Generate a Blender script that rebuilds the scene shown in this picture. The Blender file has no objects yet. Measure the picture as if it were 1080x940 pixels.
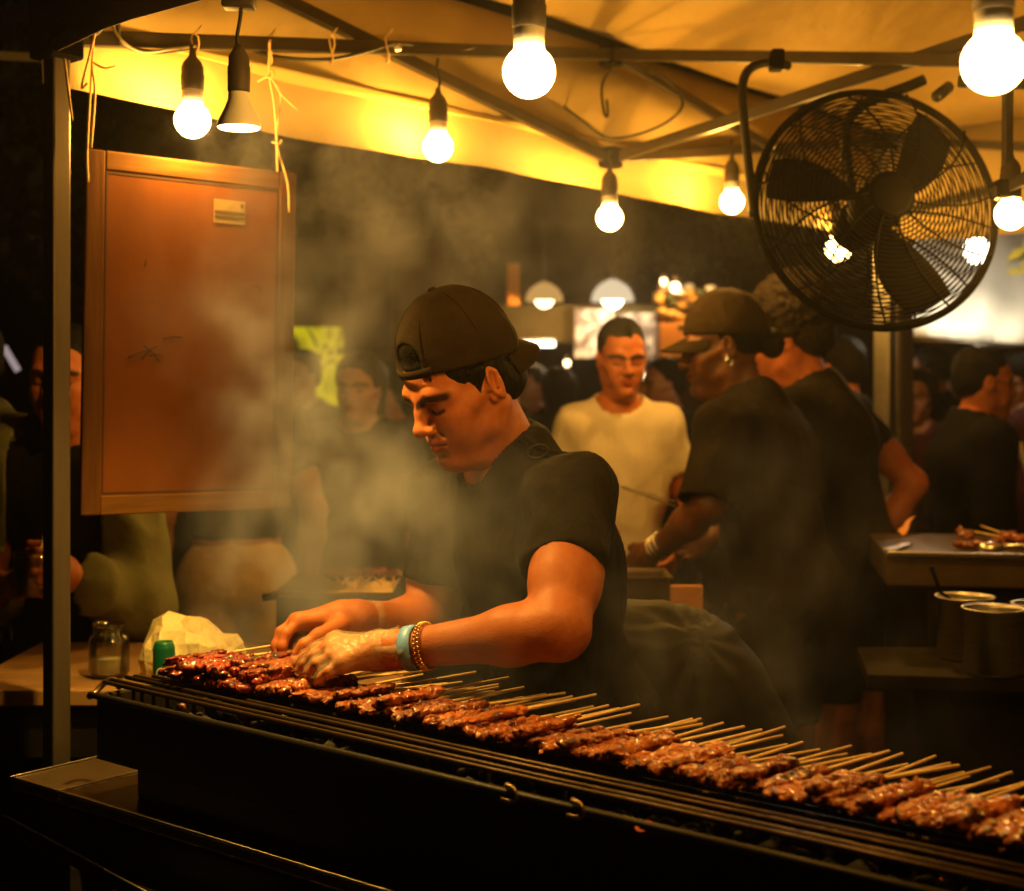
import bpy, math, random
import numpy as np
from mathutils import Vector, Matrix
random.seed(7); RNG = np.random.RandomState(7)
SC = bpy.context.scene
COL = SC.collection
FPX = 1500.0; HZ = 412.0; CAMZ = 1.5

def P(px, py, d):                       # photo pixel + distance in front of the camera -> point in the place
    return np.array([(px-540.0)/FPX*d, d, CAMZ+(HZ-py)/FPX*d])
def nrm(v):
    v = np.asarray(v, float); return v/(np.linalg.norm(v)+1e-12)
FD = nrm([.7685, -.64, 0]); SD = nrm([.64, .7685, 0])     # along the stall front, and away from the customers
UP = np.array([0, 0, 1.0])

# ------------------------------------------------------------------ materials
def mat(name, base, rough=.6, metal=0.0, var=None, bump=None, spec=.5, tint=None, sheen=0, coat=0, sss=0, obj_var=0):
    m = bpy.data.materials.new(name); m.use_nodes = True
    nt = m.node_tree; n = nt.nodes; l = nt.links
    b = n['Principled BSDF']
    b.inputs['Base Color'].default_value = (*base, 1); b.inputs['Roughness'].default_value = rough
    b.inputs['Metallic'].default_value = metal; b.inputs['Specular IOR Level'].default_value = spec
    if coat:
        b.inputs['Coat Weight'].default_value = coat; b.inputs['Coat Roughness'].default_value = .15
    if sheen:
        b.inputs['Sheen Weight'].default_value = sheen; b.inputs['Sheen Roughness'].default_value = .5
    if sss:
        b.inputs['Subsurface Weight'].default_value = sss
        b.inputs['Subsurface Radius'].default_value = (1, .35, .15); b.inputs['Subsurface Scale'].default_value = .006
    tc = n.new('ShaderNodeTexCoord')
    colsock = None
    if var:                               # (scale, other colour, contrast lo, hi, stretch xyz)
        sc, c2 = var[0], var[1]; lo, hi = (var[2], var[3]) if len(var) > 3 else (.35, .65)
        mp = n.new('ShaderNodeMapping'); mp.inputs['Scale'].default_value = var[4] if len(var) > 4 else (1, 1, 1)
        if len(var) > 5: mp.inputs['Rotation'].default_value = (0, 0, var[5])
        nz = n.new('ShaderNodeTexNoise'); nz.inputs['Scale'].default_value = sc; nz.inputs['Detail'].default_value = 6
        nz.inputs['Roughness'].default_value = .62
        l.new(tc.outputs['Object'], mp.inputs[0]); l.new(mp.outputs[0], nz.inputs['Vector'])
        rp = n.new('ShaderNodeValToRGB')
        rp.color_ramp.elements[0].position = lo; rp.color_ramp.elements[1].position = hi
        rp.color_ramp.elements[0].color = (*base, 1); rp.color_ramp.elements[1].color = (*c2, 1)
        l.new(nz.outputs[0], rp.inputs[0]); colsock = rp.outputs[0]
        mr = n.new('ShaderNodeMapRange'); mr.inputs[3].default_value = max(0, rough-.1); mr.inputs[4].default_value = min(1, rough+.12)
        l.new(nz.outputs[0], mr.inputs[0]); l.new(mr.outputs[0], b.inputs['Roughness'])
    if tint:
        at = n.new('ShaderNodeAttribute'); at.attribute_name = tint
        mx = n.new('ShaderNodeMix'); mx.data_type = 'RGBA'; mx.blend_type = 'MULTIPLY'; mx.inputs[0].default_value = 1
        if colsock: l.new(colsock, mx.inputs[6])
        else: mx.inputs[6].default_value = (*base, 1)
        l.new(at.outputs['Color'], mx.inputs[7]); colsock = mx.outputs[2]
    if obj_var:
        oi = n.new('ShaderNodeObjectInfo'); hs = n.new('ShaderNodeHueSaturation')
        mr2 = n.new('ShaderNodeMapRange'); mr2.inputs[3].default_value = 1-obj_var; mr2.inputs[4].default_value = 1+obj_var
        l.new(oi.outputs['Random'], mr2.inputs[0]); l.new(mr2.outputs[0], hs.inputs['Value'])
        if colsock: l.new(colsock, hs.inputs['Color'])
        else: hs.inputs['Color'].default_value = (*base, 1)
        colsock = hs.outputs[0]
    if colsock: l.new(colsock, b.inputs['Base Color'])
    if bump:                              # (scale, strength, distance, stretch)
        mp2 = n.new('ShaderNodeMapping'); mp2.inputs['Scale'].default_value = bump[3] if len(bump) > 3 else (1, 1, 1)
        nb = n.new('ShaderNodeTexNoise'); nb.inputs['Scale'].default_value = bump[0]; nb.inputs['Detail'].default_value = 5
        l.new(tc.outputs['Object'], mp2.inputs[0]); l.new(mp2.outputs[0], nb.inputs['Vector'])
        bp = n.new('ShaderNodeBump'); bp.inputs['Strength'].default_value = bump[1]; bp.inputs['Distance'].default_value = bump[2]
        l.new(nb.outputs[0], bp.inputs['Height']); l.new(bp.outputs[0], b.inputs['Normal'])
    return m

def emat(name, col, strength, clear=False):
    m = bpy.data.materials.new(name); m.use_nodes = True
    nt = m.node_tree; n = nt.nodes; l = nt.links
    out = n['Material Output']; n.remove(n['Principled BSDF'])
    e = n.new('ShaderNodeEmission'); e.inputs[0].default_value = (*col, 1); e.inputs[1].default_value = strength
    if clear:                             # glowing clear glass: lets the filament's light out
        t = n.new('ShaderNodeBsdfTransparent'); a = n.new('ShaderNodeAddShader')
        l.new(e.outputs[0], a.inputs[0]); l.new(t.outputs[0], a.inputs[1]); l.new(a.outputs[0], out.inputs[0])
        m.cycles.emission_sampling = 'NONE'
    else: l.new(e.outputs[0], out.inputs[0])
    return m

M = {}
M['asphalt'] = mat('asphalt', (.04, .038, .035), .85, var=(3, (.06, .055, .05)), bump=(60, .5, .01))
M['steel_dark'] = mat('dark_steel', (.022, .018, .016), .42, .3, spec=.3, var=(9, (.010, .008, .007)), bump=(40, .15, .002))
M['cast'] = mat('sooty_iron', (.008, .0065, .006), .55, 0, spec=.3, var=(9, (.026, .015, .009), .45, .7, (1, 1, .25)), bump=(30, .5, .004))
M['steel'] = mat('brushed_steel', (.68, .64, .58), .3, 1, var=(14, (.5, .47, .43), .3, .7, (1, 1, 8)), bump=(90, .05, .001))
M['steel'].node_tree.nodes['Principled BSDF'].inputs['Anisotropic'].default_value = .75
M['grate'] = mat('heat_browned_bars', (.085, .05, .026), .42, .8, var=(20, (.035, .02, .011)))
M['tray'] = mat('oily_tray_steel', (.12, .08, .045), .35, .5, var=(8, (.07, .045, .025)), bump=(30, .15, .002))
M['jar_fill'] = mat('pale_jar_contents', (.55, .45, .26), .7, bump=(60, .5, .004))
M['steel_top'] = mat('greasy_steel_top', (.17, .115, .065), .3, .6, var=(6, (.07, .045, .024), .3, .75), bump=(30, .15, .002))
M['steel_hook'] = mat('smoked_steel_hook', (.30, .2, .11), .4, .9)
M['alu'] = mat('anodised_pole', (.16, .13, .10), .45, .7, var=(20, (.10, .08, .06), .3, .7, (1, 1, .15)), bump=(70, .1, .001))
M['truss'] = mat('grey_truss_paint', (.05, .038, .024), .4, .4, var=(12, (.035, .026, .017)))
M['black_plastic'] = mat('black_plastic', (.004, .0034, .003), .75, spec=.04)
M['socket'] = mat('socket_rubber', (.055, .038, .026), .6, var=(30, (.035, .024, .017)))
M['cable'] = mat('black_cable', (.018, .016, .014), .5)
M['cable_pale'] = mat('pale_cable', (.45, .38, .26), .5)
M['twine'] = mat('pale_twine', (.62, .42, .2), .8, bump=(400, .6, .001))
M['wood_panel'] = mat('varnished_plywood', (.21, .066, .009), .6, spec=.14, var=(3.2, (.08, .023, .004), .3, .75, (1, 1, .4)), bump=(18, .12, .002, (8, 8, .7)))
M['wood_frame'] = mat('oak_frame', (.13, .052, .011), .6, spec=.14, var=(8, (.06, .022, .006), .3, .7, (6, 6, .5)), bump=(30, .3, .002, (10, 10, .6)))
M['wood_frame_h'] = mat('lit_oak_rail', (.20, .088, .016), .6, spec=.14, var=(8, (.09, .036, .008), .3, .7, (.6, .6, 9)), bump=(30, .3, .002, (.6, .6, 12)))  # lighter than the stiles: light falling on the rails is put into the colour
M['scratch'] = mat('dark_scratch', (.05, .02, .01), .8)
M['sticker'] = mat('pale_sticker', (.34, .25, .12), .6, spec=.15, var=(40, (.26, .19, .09)))
M['ink'] = mat('faded_ink', (.09, .05, .02), .6)
M['stick'] = mat('bamboo', (.78, .56, .26), .55, var=(60, (.66, .42, .16)), obj_var=.15)
M['glove'] = None
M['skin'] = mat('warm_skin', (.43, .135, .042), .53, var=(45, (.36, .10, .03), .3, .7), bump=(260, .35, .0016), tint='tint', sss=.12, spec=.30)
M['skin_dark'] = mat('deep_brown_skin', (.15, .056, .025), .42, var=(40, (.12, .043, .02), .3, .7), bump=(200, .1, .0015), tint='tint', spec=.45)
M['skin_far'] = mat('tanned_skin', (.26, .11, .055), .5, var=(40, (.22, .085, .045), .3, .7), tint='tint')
M['hair'] = mat('black_hair', (.005, .004, .0035), .5, spec=.10, bump=(70, .9, .006, (6, 6, 1)))
M['hair_curly'] = mat('brown_curly_hair', (.012, .006, .003), .75, spec=.2, bump=(90, 1, .012))
M['tee_black'] = mat('black_cotton', (.009, .0072, .006), .92, spec=.12, var=(6, (.014, .011, .0085)), bump=(9, 1, .03, (1, 1, .5)))
M['tee_faded'] = mat('faded_black_cotton', (.017, .0125, .009), .92, spec=.12, var=(5, (.012, .009, .0065)), bump=(8, 1, .035, (1, 1, .45)))
M['tee_white'] = mat('white_cotton', (.62, .55, .44), .88, spec=.2, var=(6, (.54, .47, .36)), bump=(8, 1, .03, (1, 1, .5)))
M['cap_cook'] = mat('dark_brown_cap_cloth', (.022, .0135, .0065), .92, spec=.10, var=(9, (.015, .009, .0045)), bump=(260, .6, .0016))
M['cap_woman'] = mat('olive_cap_cloth', (.032, .020, .0095), .9, spec=.10, var=(12, (.022, .014, .007)), bump=(300, .3, .0012))
M['trousers'] = mat('dark_trousers', (.010, .009, .010), .9, spec=.12, bump=(14, .4, .01))
M['sage'] = mat('sage_green_cloth', (.20, .20, .095), .88, spec=.15, var=(7, (.15, .15, .07)), bump=(14, .5, .015))
M['beige'] = mat('beige_cloth', (.58, .42, .22), .85, var=(5, (.32, .22, .12)), bump=(10, .6, .02))
M['navy'] = mat('navy_jacket_cloth', (.005, .0055, .009), .85, spec=.12, bump=(14, .4, .01))
M['maroon'] = mat('maroon_cloth', (.05, .011, .010), .88, spec=.12, bump=(14, .4, .01))
M['band_blue'] = mat('blue_wristband', (.14, .36, 1.0), .4, var=(50, (.2, .42, 1.0)))
M['gold'] = mat('gold_beads', (.8, .5, .18), .25, 1)
M['silver'] = mat('silver_metal', (.75, .72, .68), .25, 1)
M['canopy'] = mat('cream_tent_fabric', (.60, .42, .13), .75, var=(1.6, (.40, .26, .065), .3, .75), bump=(3.2, .8, .06))
M['valance'] = mat('pale_valance_fabric', (.50, .37, .15), .75, var=(2.0, (.38, .27, .10), .3, .75), bump=(7, .5, .02))
M['canopy_out'] = mat('unlit_tent_fabric', (.05, .02, .025), .8, var=(6, (.03, .014, .018)), bump=(10, .4, .01))  # outside of the front valance: its lack of light is put into the colour
M['hem'] = mat('tent_hem_tape', (.66, .48, .16), .75, bump=(20, .3, .004))
M['table_wood'] = mat('worn_plywood_top', (.36, .20, .07), .6, var=(4, (.22, .115, .04), .3, .7, (1, 5, 1)), bump=(30, .2, .002))
M['bag'] = mat('cream_plastic_bag', (.74, .62, .32), .4, var=(9, (.64, .5, .24)), bump=(34, .9, .010))
M['green_can'] = mat('green_can_paint', (.005, .12, .06), .35, .2)
M['white_paint'] = mat('white_paint', (.75, .72, .66), .5)
M['bin_bag'] = mat('black_bin_liner', (.009, .0075, .006), .62, spec=.2, bump=(9, .35, .02))
M['white_sheet'] = mat('white_canvas', (.8, .78, .72), .8, var=(3, (.68, .66, .6)), bump=(4, .5, .03))
M['orange_board'] = mat('orange_board', (.5, .22, .06), .6, var=(8, (.4, .16, .04)))
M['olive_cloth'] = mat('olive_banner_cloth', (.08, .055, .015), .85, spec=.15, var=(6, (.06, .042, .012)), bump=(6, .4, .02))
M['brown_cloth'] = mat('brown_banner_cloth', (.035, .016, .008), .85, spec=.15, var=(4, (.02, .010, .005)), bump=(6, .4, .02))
M['orange_cloth'] = mat('orange_cloth', (.6, .22, .03), .8, bump=(6, .4, .02))
M['print_poster'] = mat('pale_print', (.55, .45, .38), .7, var=(14, (.14, .1, .09), .45, .55))
M['counter_dark'] = mat('dark_counter', (.007, .0055, .0045), .65, 0, spec=.06, var=(8, (.018, .013, .010)), bump=(30, .2, .002))
M['leaf'] = mat('night_leaves', (.05, .06, .02), .6, var=(8, (.08, .08, .03)))
M['petal'] = mat('orange_petals', (.7, .32, .06), .6, var=(8, (.75, .5, .15)))
M['brass_mesh'] = mat('brassy_wire', (.7, .48, .2), .35, 1)
M['coal'] = mat('charcoal', (.02, .018, .017), .9, var=(25, (.1, .095, .09), .5, .8), bump=(40, 1, .01))
def meat_mat(name, a, b_, c, rough):
    m = mat(name, a, rough, var=(70, b_, .3, .62), bump=(130, .9, .004), coat=.6, spec=.22, obj_var=.25)
    m.node_tree.nodes['Principled BSDF'].inputs['Coat Roughness'].default_value = .12
    nt = m.node_tree; n = nt.nodes; l = nt.links
    b = n['Principled BSDF']; src = b.inputs['Base Color'].links[0].from_socket
    tc = n.new('ShaderNodeTexCoord'); nz = n.new('ShaderNodeTexNoise'); nz.inputs['Scale'].default_value = 38; nz.inputs['Detail'].default_value = 4
    oi = n.new('ShaderNodeObjectInfo'); ad = n.new('ShaderNodeVectorMath'); ad.operation = 'ADD'
    l.new(tc.outputs['Object'], ad.inputs[0]); l.new(oi.outputs['Random'], ad.inputs[1]); l.new(ad.outputs[0], nz.inputs['Vector'])
    rp = n.new('ShaderNodeValToRGB'); rp.color_ramp.elements[0].position = .53; rp.color_ramp.elements[1].position = .66
    mx = n.new('ShaderNodeMix'); mx.data_type = 'RGBA'; l.new(nz.outputs[0], rp.inputs[0]); l.new(rp.outputs[0], mx.inputs[0])
    l.new(src, mx.inputs[6]); mx.inputs[7].default_value = (*c, 1); l.new(mx.outputs[2], b.inputs['Base Color'])
    return m
M['meat_red'] = meat_mat('red_glazed_meat', (.12, .008, .006), (.24, .026, .009), (.022, .005, .004), .42)
M['meat_char'] = meat_mat('browned_meat', (.14, .024, .005), (.31, .075, .010), (.016, .005, .003), .42)
M['meat_gold'] = meat_mat('golden_meat', (.24, .040, .005), (.42, .115, .010), (.05, .008, .003), .42)

def glass_mat():
    m = bpy.data.materials.new('clear_thin_glass'); m.use_nodes = True
    nt = m.node_tree; n = nt.nodes; l = nt.links; n.remove(n['Principled BSDF'])
    t = n.new('ShaderNodeBsdfTransparent'); t.inputs[0].default_value = (.93, .94, .9, 1)
    g = n.new('ShaderNodeBsdfGlossy'); g.inputs['Roughness'].default_value = .06
    lw = n.new('ShaderNodeLayerWeight'); lw.inputs[0].default_value = .35
    mr = n.new('ShaderNodeMapRange'); mr.inputs[3].default_value = .05; mr.inputs[4].default_value = .75; l.new(lw.outputs['Fresnel'], mr.inputs[0])
    x = n.new('ShaderNodeMixShader'); l.new(mr.outputs[0], x.inputs[0]); l.new(t.outputs[0], x.inputs[1]); l.new(g.outputs[0], x.inputs[2]); l.new(x.outputs[0], n['Material Output'].inputs[0])
    return m
M['glass'] = glass_mat()
def glove_mat():
    m = bpy.data.materials.new('thin_clear_plastic'); m.use_nodes = True
    nt = m.node_tree; n = nt.nodes; l = nt.links
    b = n['Principled BSDF']; b.inputs['Base Color'].default_value = (.8, .72, .55, 1); b.inputs['Roughness'].default_value = .22
    b.inputs['Specular IOR Level'].default_value = .8
    t = n.new('ShaderNodeBsdfTransparent'); mx = n.new('ShaderNodeMixShader'); mx.inputs[0].default_value = .17
    tc = n.new('ShaderNodeTexCoord'); nb = n.new('ShaderNodeTexNoise'); nb.inputs['Scale'].default_value = 60; nb.inputs['Detail'].default_value = 4
    bp = n.new('ShaderNodeBump'); bp.inputs['Strength'].default_value = .9; bp.inputs['Distance'].default_value = .006
    l.new(tc.outputs['Object'], nb.inputs['Vector']); l.new(nb.outputs[0], bp.inputs['Height']); l.new(bp.outputs[0], b.inputs['Normal'])
    l.new(t.outputs[0], mx.inputs[1]); l.new(b.outputs[0], mx.inputs[2]); l.new(mx.outputs[0], n['Material Output'].inputs[0])
    return m
M['glove'] = glove_mat()
M['bulb'] = emat('lit_bulb', (1, .62, .22), 14, clear=True)
M['bulb_small'] = emat('far_lamp', (1, .72, .38), 7)
M['bulb_white'] = emat('far_white_lamp', (1, .86, .62), 9)
M['shade_warm'] = emat('lit_warm_shade', (1, .55, .16), .55)
M['shade_white'] = emat('lit_white_shade', (1, .80, .52), .8)
M['lens'] = emat('lit_reflector_face', (1, .66, .27), 9)
M['ember'] = emat('glowing_ember', (1, .13, .02), .45)
M['screen'] = emat('lit_screen', (.9, .7, .7), .35)

# ------------------------------------------------------------------ object helpers
def offs(o):
    v = np.zeros(3)
    while o is not None:
        v += np.array(o.location); o = o.parent
    return v
def tag(o, label=None, cat=None, group=None, kind=None):
    if label: o['label'] = label
    if cat: o['category'] = cat
    if group: o['group'] = group
    if kind: o['kind'] = kind
    return o
def thing(name, loc, label, cat, group=None):
    o = bpy.data.objects.new(name, None); COL.objects.link(o); o.location = [float(x) for x in loc]; o.empty_display_size = .1
    return tag(o, label, cat, group)
def mk(name, V, F, m, parent=None, smooth=True, bevel=0, local=False, solid=0):
    V = np.asarray(V, float).reshape(-1, 3)
    loc = None
    if local: pass
    elif parent is not None: V = V-offs(parent)
    else:
        loc = np.array([(V[:, 0].min()+V[:, 0].max())/2, (V[:, 1].min()+V[:, 1].max())/2, V[:, 2].min()]); V = V-loc
    me = bpy.data.meshes.new(name)
    if isinstance(F, np.ndarray): F = F.tolist()
    me.from_pydata(V.tolist(), [], F); me.update()
    if smooth: me.polygons.foreach_set('use_smooth', [True]*len(me.polygons))
    ms = m if isinstance(m, (list, tuple)) else [m]
    for x in ms: me.materials.append(x)
    o = bpy.data.objects.new(name, me); COL.objects.link(o)
    if loc is not None: o.location = loc
    if parent is not None: o.parent = parent
    if solid:
        s = o.modifiers.new('thick', 'SOLIDIFY'); s.thickness = solid; s.offset = 0
    if bevel:
        b = o.modifiers.new('bevel', 'BEVEL'); b.width = bevel; b.segments = 2; b.limit_method = 'ANGLE'
    return o

class MB:
    def __init__(s): s.v = []; s.f = []; s.mi = []; s.cur = 0
    def add(s, V, F):
        o = len(s.v); s.v += [tuple(map(float, x)) for x in V]; s.f += [tuple(i+o for i in f) for f in F]
        return s
    def box(s, c, size, ax=None):
        c = np.asarray(c, float); A = np.eye(3) if ax is None else np.asarray(ax)   # rows: axes
        V = []
        for i in (-.5, .5):
            for j in (-.5, .5):
                for k in (-.5, .5): V.append(c+A[0]*size[0]*i+A[1]*size[1]*j+A[2]*size[2]*k)
        F = [(0, 1, 3, 2), (4, 6, 7, 5), (0, 4, 5, 1), (2, 3, 7, 6), (0, 2, 6, 4), (1, 5, 7, 3)]
        return s.add(V, F)
    def beam(s, a, b, w, h, up=UP):
        a = np.asarray(a, float); b = np.asarray(b, float); t = nrm(b-a); x = np.cross(t, up)
        if np.linalg.norm(x) < 1e-4: x = np.cross(t, [1, 0, 0])
        x = nrm(x); z = np.cross(x, t)
        return s.box((a+b)/2, (np.linalg.norm(b-a), w, h), [t, x, z])
    def tube(s, pts, r, n=8, closed=False):
        pts = [np.asarray(p, float) for p in pts]; m = len(pts)
        rs = [r]*m if np.isscalar(r) else list(r)
        V = []; F = []; prev = None
        for i, p in enumerate(pts):
            if closed: t = nrm(pts[(i+1) % m]-pts[i-1])
            else: t = nrm(pts[min(i+1, m-1)]-pts[max(i-1, 0)])
            if prev is None:
                a = np.cross(t, UP)
                if np.linalg.norm(a) < .05: a = np.cross(t, [1, 0, 0])
            else: a = prev-t*np.dot(prev, t)
            a = nrm(a); prev = a; b = np.cross(t, a)
            for k in range(n):
                th = 2*math.pi*k/n; V.append(p+rs[i]*(a*math.cos(th)+b*math.sin(th)))
        mm = m if closed else m-1
        for i in range(mm):
            j = (i+1) % m
            for k in range(n): F.append((i*n+k, i*n+(k+1) % n, j*n+(k+1) % n, j*n+k))
        if not closed: F.append(tuple(range(n-1, -1, -1))); F.append(tuple((m-1)*n+k for k in range(n)))
        return s.add(V, F)
    def lathe(s, prof, c, n=24, ax=None, closed=False):
        c = np.asarray(c, float); A = np.eye(3) if ax is None else np.asarray(ax)
        V = []; F = []
        for r, z in prof:
            for k in range(n):
                th = 2*math.pi*k/n; V.append(c+A[0]*r*math.cos(th)+A[1]*r*math.sin(th)+A[2]*z)
        m = len(prof)
        for i in range(m-1):
            for k in range(n): F.append((i*n+k, i*n+(k+1) % n, (i+1)*n+(k+1) % n, (i+1)*n+k))
        if closed: F.append(tuple(range(n-1, -1, -1))); F.append(tuple((m-1)*n+k for k in range(n)))
        return s.add(V, F)
    def ball(s, c, r, n=12, ax=None):
        r = np.broadcast_to(np.asarray(r, float), (3,)); A = np.eye(3) if ax is None else np.asarray(ax); c = np.asarray(c, float)
        V = [c+A[2]*r[2]]; F = []; m = n//2
        for i in range(1, m):
            ph = math.pi*i/m
            for k in range(n):
                th = 2*math.pi*k/n
                V.append(c+A[0]*r[0]*math.sin(ph)*math.cos(th)+A[1]*r[1]*math.sin(ph)*math.sin(th)+A[2]*r[2]*math.cos(ph))
        V.append(c-A[2]*r[2]); L = len(V)-1
        for k in range(n):
            F.append((0, 1+k, 1+(k+1) % n)); F.append((L, 1+(m-2)*n+(k+1) % n, 1+(m-2)*n+k))
        for i in range(m-2):
            for k in range(n): F.append((1+i*n+k, 1+(i+1)*n+k, 1+(i+1)*n+(k+1) % n, 1+i*n+(k+1) % n))
        return s.add(V, F)
    def build(s, name, m, parent=None, smooth=True, bevel=0, local=False, solid=0):
        return mk(name, s.v, s.f, m, parent, smooth, bevel, local, solid)

def curve(pts, n=8):                     # Catmull-Rom through the points
    p = [np.asarray(x, float) for x in pts]; p = [2*p[0]-p[1]]+p+[2*p[-1]-p[-2]]; out = []
    for i in range(1, len(p)-2):
        for k in range(n):
            t = k/n
            out.append(.5*((2*p[i])+(-p[i-1]+p[i+1])*t+(2*p[i-1]-5*p[i]+4*p[i+1]-p[i+2])*t*t+(-p[i-1]+3*p[i]-3*p[i+1]+p[i+2])*t**3))
    out.append(p[-2]); return out

# ------------------------------------------------------------------ sculpting with distance fields
class Frame:
    def __init__(s, o, fwd, roll=0.0, scale=1.0, up=UP):
        f = nrm(fwd); r = nrm(np.cross(f, up)); u = np.cross(r, f)
        c, n = math.cos(roll), math.sin(roll)
        r2 = r*c+u*n; u2 = u*c-r*n
        s.R = np.stack([r2, f, u2], 1); s.o = np.asarray(o, float); s.s = scale
    def w(s, p): return s.o+s.R@(np.asarray(p, float)*s.s)
    def l(s, V): return (np.asarray(V)-s.o)@s.R/s.s
ID = Frame([0, 0, 0], [0, 1, 0])
def smin(a, b, k):
    if k <= 0: return np.minimum(a, b)
    h = np.maximum(k-np.abs(a-b), 0)/k
    return np.minimum(a, b)-h*h*k*.25
class Grid:
    def __init__(s, lo, hi, h):
        s.lo = np.asarray(lo, float); s.h = h
        s.n = np.ceil((np.asarray(hi)-s.lo)/h).astype(int)+1
        s.V = np.full(s.n, .25, np.float32)
    def blk(s, lo, hi):
        a = np.clip(np.floor((lo-s.lo)/s.h).astype(int), 0, s.n); b = np.clip(np.ceil((hi-s.lo)/s.h).astype(int)+1, 0, s.n)
        if (b <= a).any(): return None, None
        ax = [(s.lo[i]+s.h*np.arange(a[i], b[i])).astype(np.float32) for i in range(3)]
        return tuple(slice(a[i], b[i]) for i in range(3)), np.meshgrid(*ax, indexing='ij', sparse=True)
    def put(s, sl, d, op, k):
        if op == '+': s.V[sl] = smin(s.V[sl], d, k)
        elif op == '-': s.V[sl] = -smin(-s.V[sl], d, k)
        else: s.V[sl] = -smin(-s.V[sl], -d, k)
    def cap(s, a, b, ra, rb=None, k=.02, op='+', fr=ID, flat=False):
        rb = ra if rb is None else rb
        a = fr.w(a); b = fr.w(b); ra *= fr.s; rb *= fr.s; k *= fr.s
        pad = max(ra, rb)+k+3*s.h
        sl, g = s.blk(np.minimum(a, b)-pad, np.maximum(a, b)+pad)
        if sl is None: return s
        d = b-a; L2 = float(d@d)+1e-12
        X, Y, Z = g[0]-a[0], g[1]-a[1], g[2]-a[2]
        t = (X*d[0]+Y*d[1]+Z*d[2])/L2; tc = np.clip(t, 0, 1)
        q = np.sqrt((X-tc*d[0])**2+(Y-tc*d[1])**2+(Z-tc*d[2])**2)-(ra+(rb-ra)*tc)
        if flat:
            L = math.sqrt(L2); q2 = np.sqrt(np.maximum((X-t*d[0])**2+(Y-t*d[1])**2+(Z-t*d[2])**2, 0))-(ra+(rb-ra)*t)
            q = np.maximum(q2, np.maximum(-t, t-1)*L)
        s.put(sl, q, op, k); return s
    def ell(s, c, r, k=.02, op='+', fr=ID, rot=None):
        A = fr.R if rot is None else fr.R@rot
        c = fr.w(c); r = np.asarray(r, float)*fr.s; k *= fr.s; pad = r.max()+k+3*s.h
        sl, g = s.blk(c-pad, c+pad)
        if sl is None: return s
        X, Y, Z = g[0]-c[0], g[1]-c[1], g[2]-c[2]
        lx = (X*A[0, 0]+Y*A[1, 0]+Z*A[2, 0]); ly = (X*A[0, 1]+Y*A[1, 1]+Z*A[2, 1]); lz = (X*A[0, 2]+Y*A[1, 2]+Z*A[2, 2])
        k0 = np.sqrt((lx/r[0])**2+(ly/r[1])**2+(lz/r[2])**2); k1 = np.sqrt((lx/r[0]**2)**2+(ly/r[1]**2)**2+(lz/r[2]**2)**2)+1e-9
        s.put(sl, k0*(k0-1)/k1, op, k); return s
    def cut(s, p, nv, k=.0, fr=ID):       # drops the side the normal points to
        p = fr.w(p); nv = fr.R@np.asarray(nv, float); nv = nrm(nv)
        g = np.meshgrid(*[(s.lo[i]+s.h*np.arange(s.n[i])).astype(np.float32) for i in range(3)], indexing='ij', sparse=True)
        d = (g[0]-p[0])*nv[0]+(g[1]-p[1])*nv[1]+(g[2]-p[2])*nv[2]
        s.V = -smin(-s.V, -d, k).astype(np.float32); return s
    def mesh(s):
        V = s.V; S = V < 0; c = np.zeros(np.array(V.shape)-1, np.int8)
        for i in (0, 1):
            for j in (0, 1):
                for k in (0, 1): c += S[i:V.shape[0]-1+i, j:V.shape[1]-1+j, k:V.shape[2]-1+k]
        I, J, K = np.nonzero((c > 0) & (c < 8))
        acc = np.zeros((len(I), 3)); cnt = np.zeros(len(I))
        corners = [(i, j, k) for i in (0, 1) for j in (0, 1) for k in (0, 1)]
        vals = {q: V[I+q[0], J+q[1], K+q[2]].astype(float) for q in corners}
        for q in corners:
            for axis in range(3):
                if q[axis] == 0:
                    p = list(q); p[axis] = 1; p = tuple(p); a, b = vals[q], vals[p]; m = (a < 0) != (b < 0)
                    t = np.where(m, a/np.where(m, a-b, 1), 0); pos = np.zeros((len(I), 3)); pos[:] = q; pos[:, axis] += t
                    acc[m] += pos[m]; cnt[m] += 1
        vert = s.lo+s.h*(np.stack([I, J, K], 1)+acc/cnt[:, None])
        idx = np.full(c.shape, -1, np.int64); idx[I, J, K] = np.arange(len(I)); F = []
        for axis in range(3):
            u, w = (axis+1) % 3, (axis+2) % 3
            A = [slice(None)]*3; B = [slice(None)]*3; A[axis] = slice(0, -1); B[axis] = slice(1, None)
            A[u] = B[u] = slice(1, -1); A[w] = B[w] = slice(1, -1)
            sa, sb = S[tuple(A)], S[tuple(B)]; e = np.stack(np.nonzero(sa != sb), 1)
            if not len(e): continue
            fl = sa[tuple(e.T)]; e[:, u] += 1; e[:, w] += 1
            def at(du, dw):
                q = e.copy(); q[:, u] -= du; q[:, w] -= dw; return idx[tuple(q.T)]
            quad = np.stack([at(1, 1), at(0, 1), at(0, 0), at(1, 0)], 1); quad[~fl] = quad[~fl][:, ::-1]
            F.append(quad)
        F = np.concatenate(F) if F else np.zeros((0, 4), int)
        return vert, F[(F >= 0).all(1)]
def join(parts):
    Vs, Fs, o = [], [], 0
    for V, F in parts: Vs.append(V); Fs.append(F+o); o += len(V)
    return np.concatenate(Vs), np.concatenate(Fs)
def wob(V, seed, fr):                     # cheap smooth noise, about -1..1
    rs = np.random.RandomState(seed); out = np.zeros(len(V))
    for i in range(5):
        d = rs.normal(size=3); d /= np.linalg.norm(d); out += np.sin(V@d*fr*(.6+.25*i)*6.283+rs.rand()*6.28+1.5*np.sin(V@rs.normal(size=3)*fr*3))
    return out/3
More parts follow.
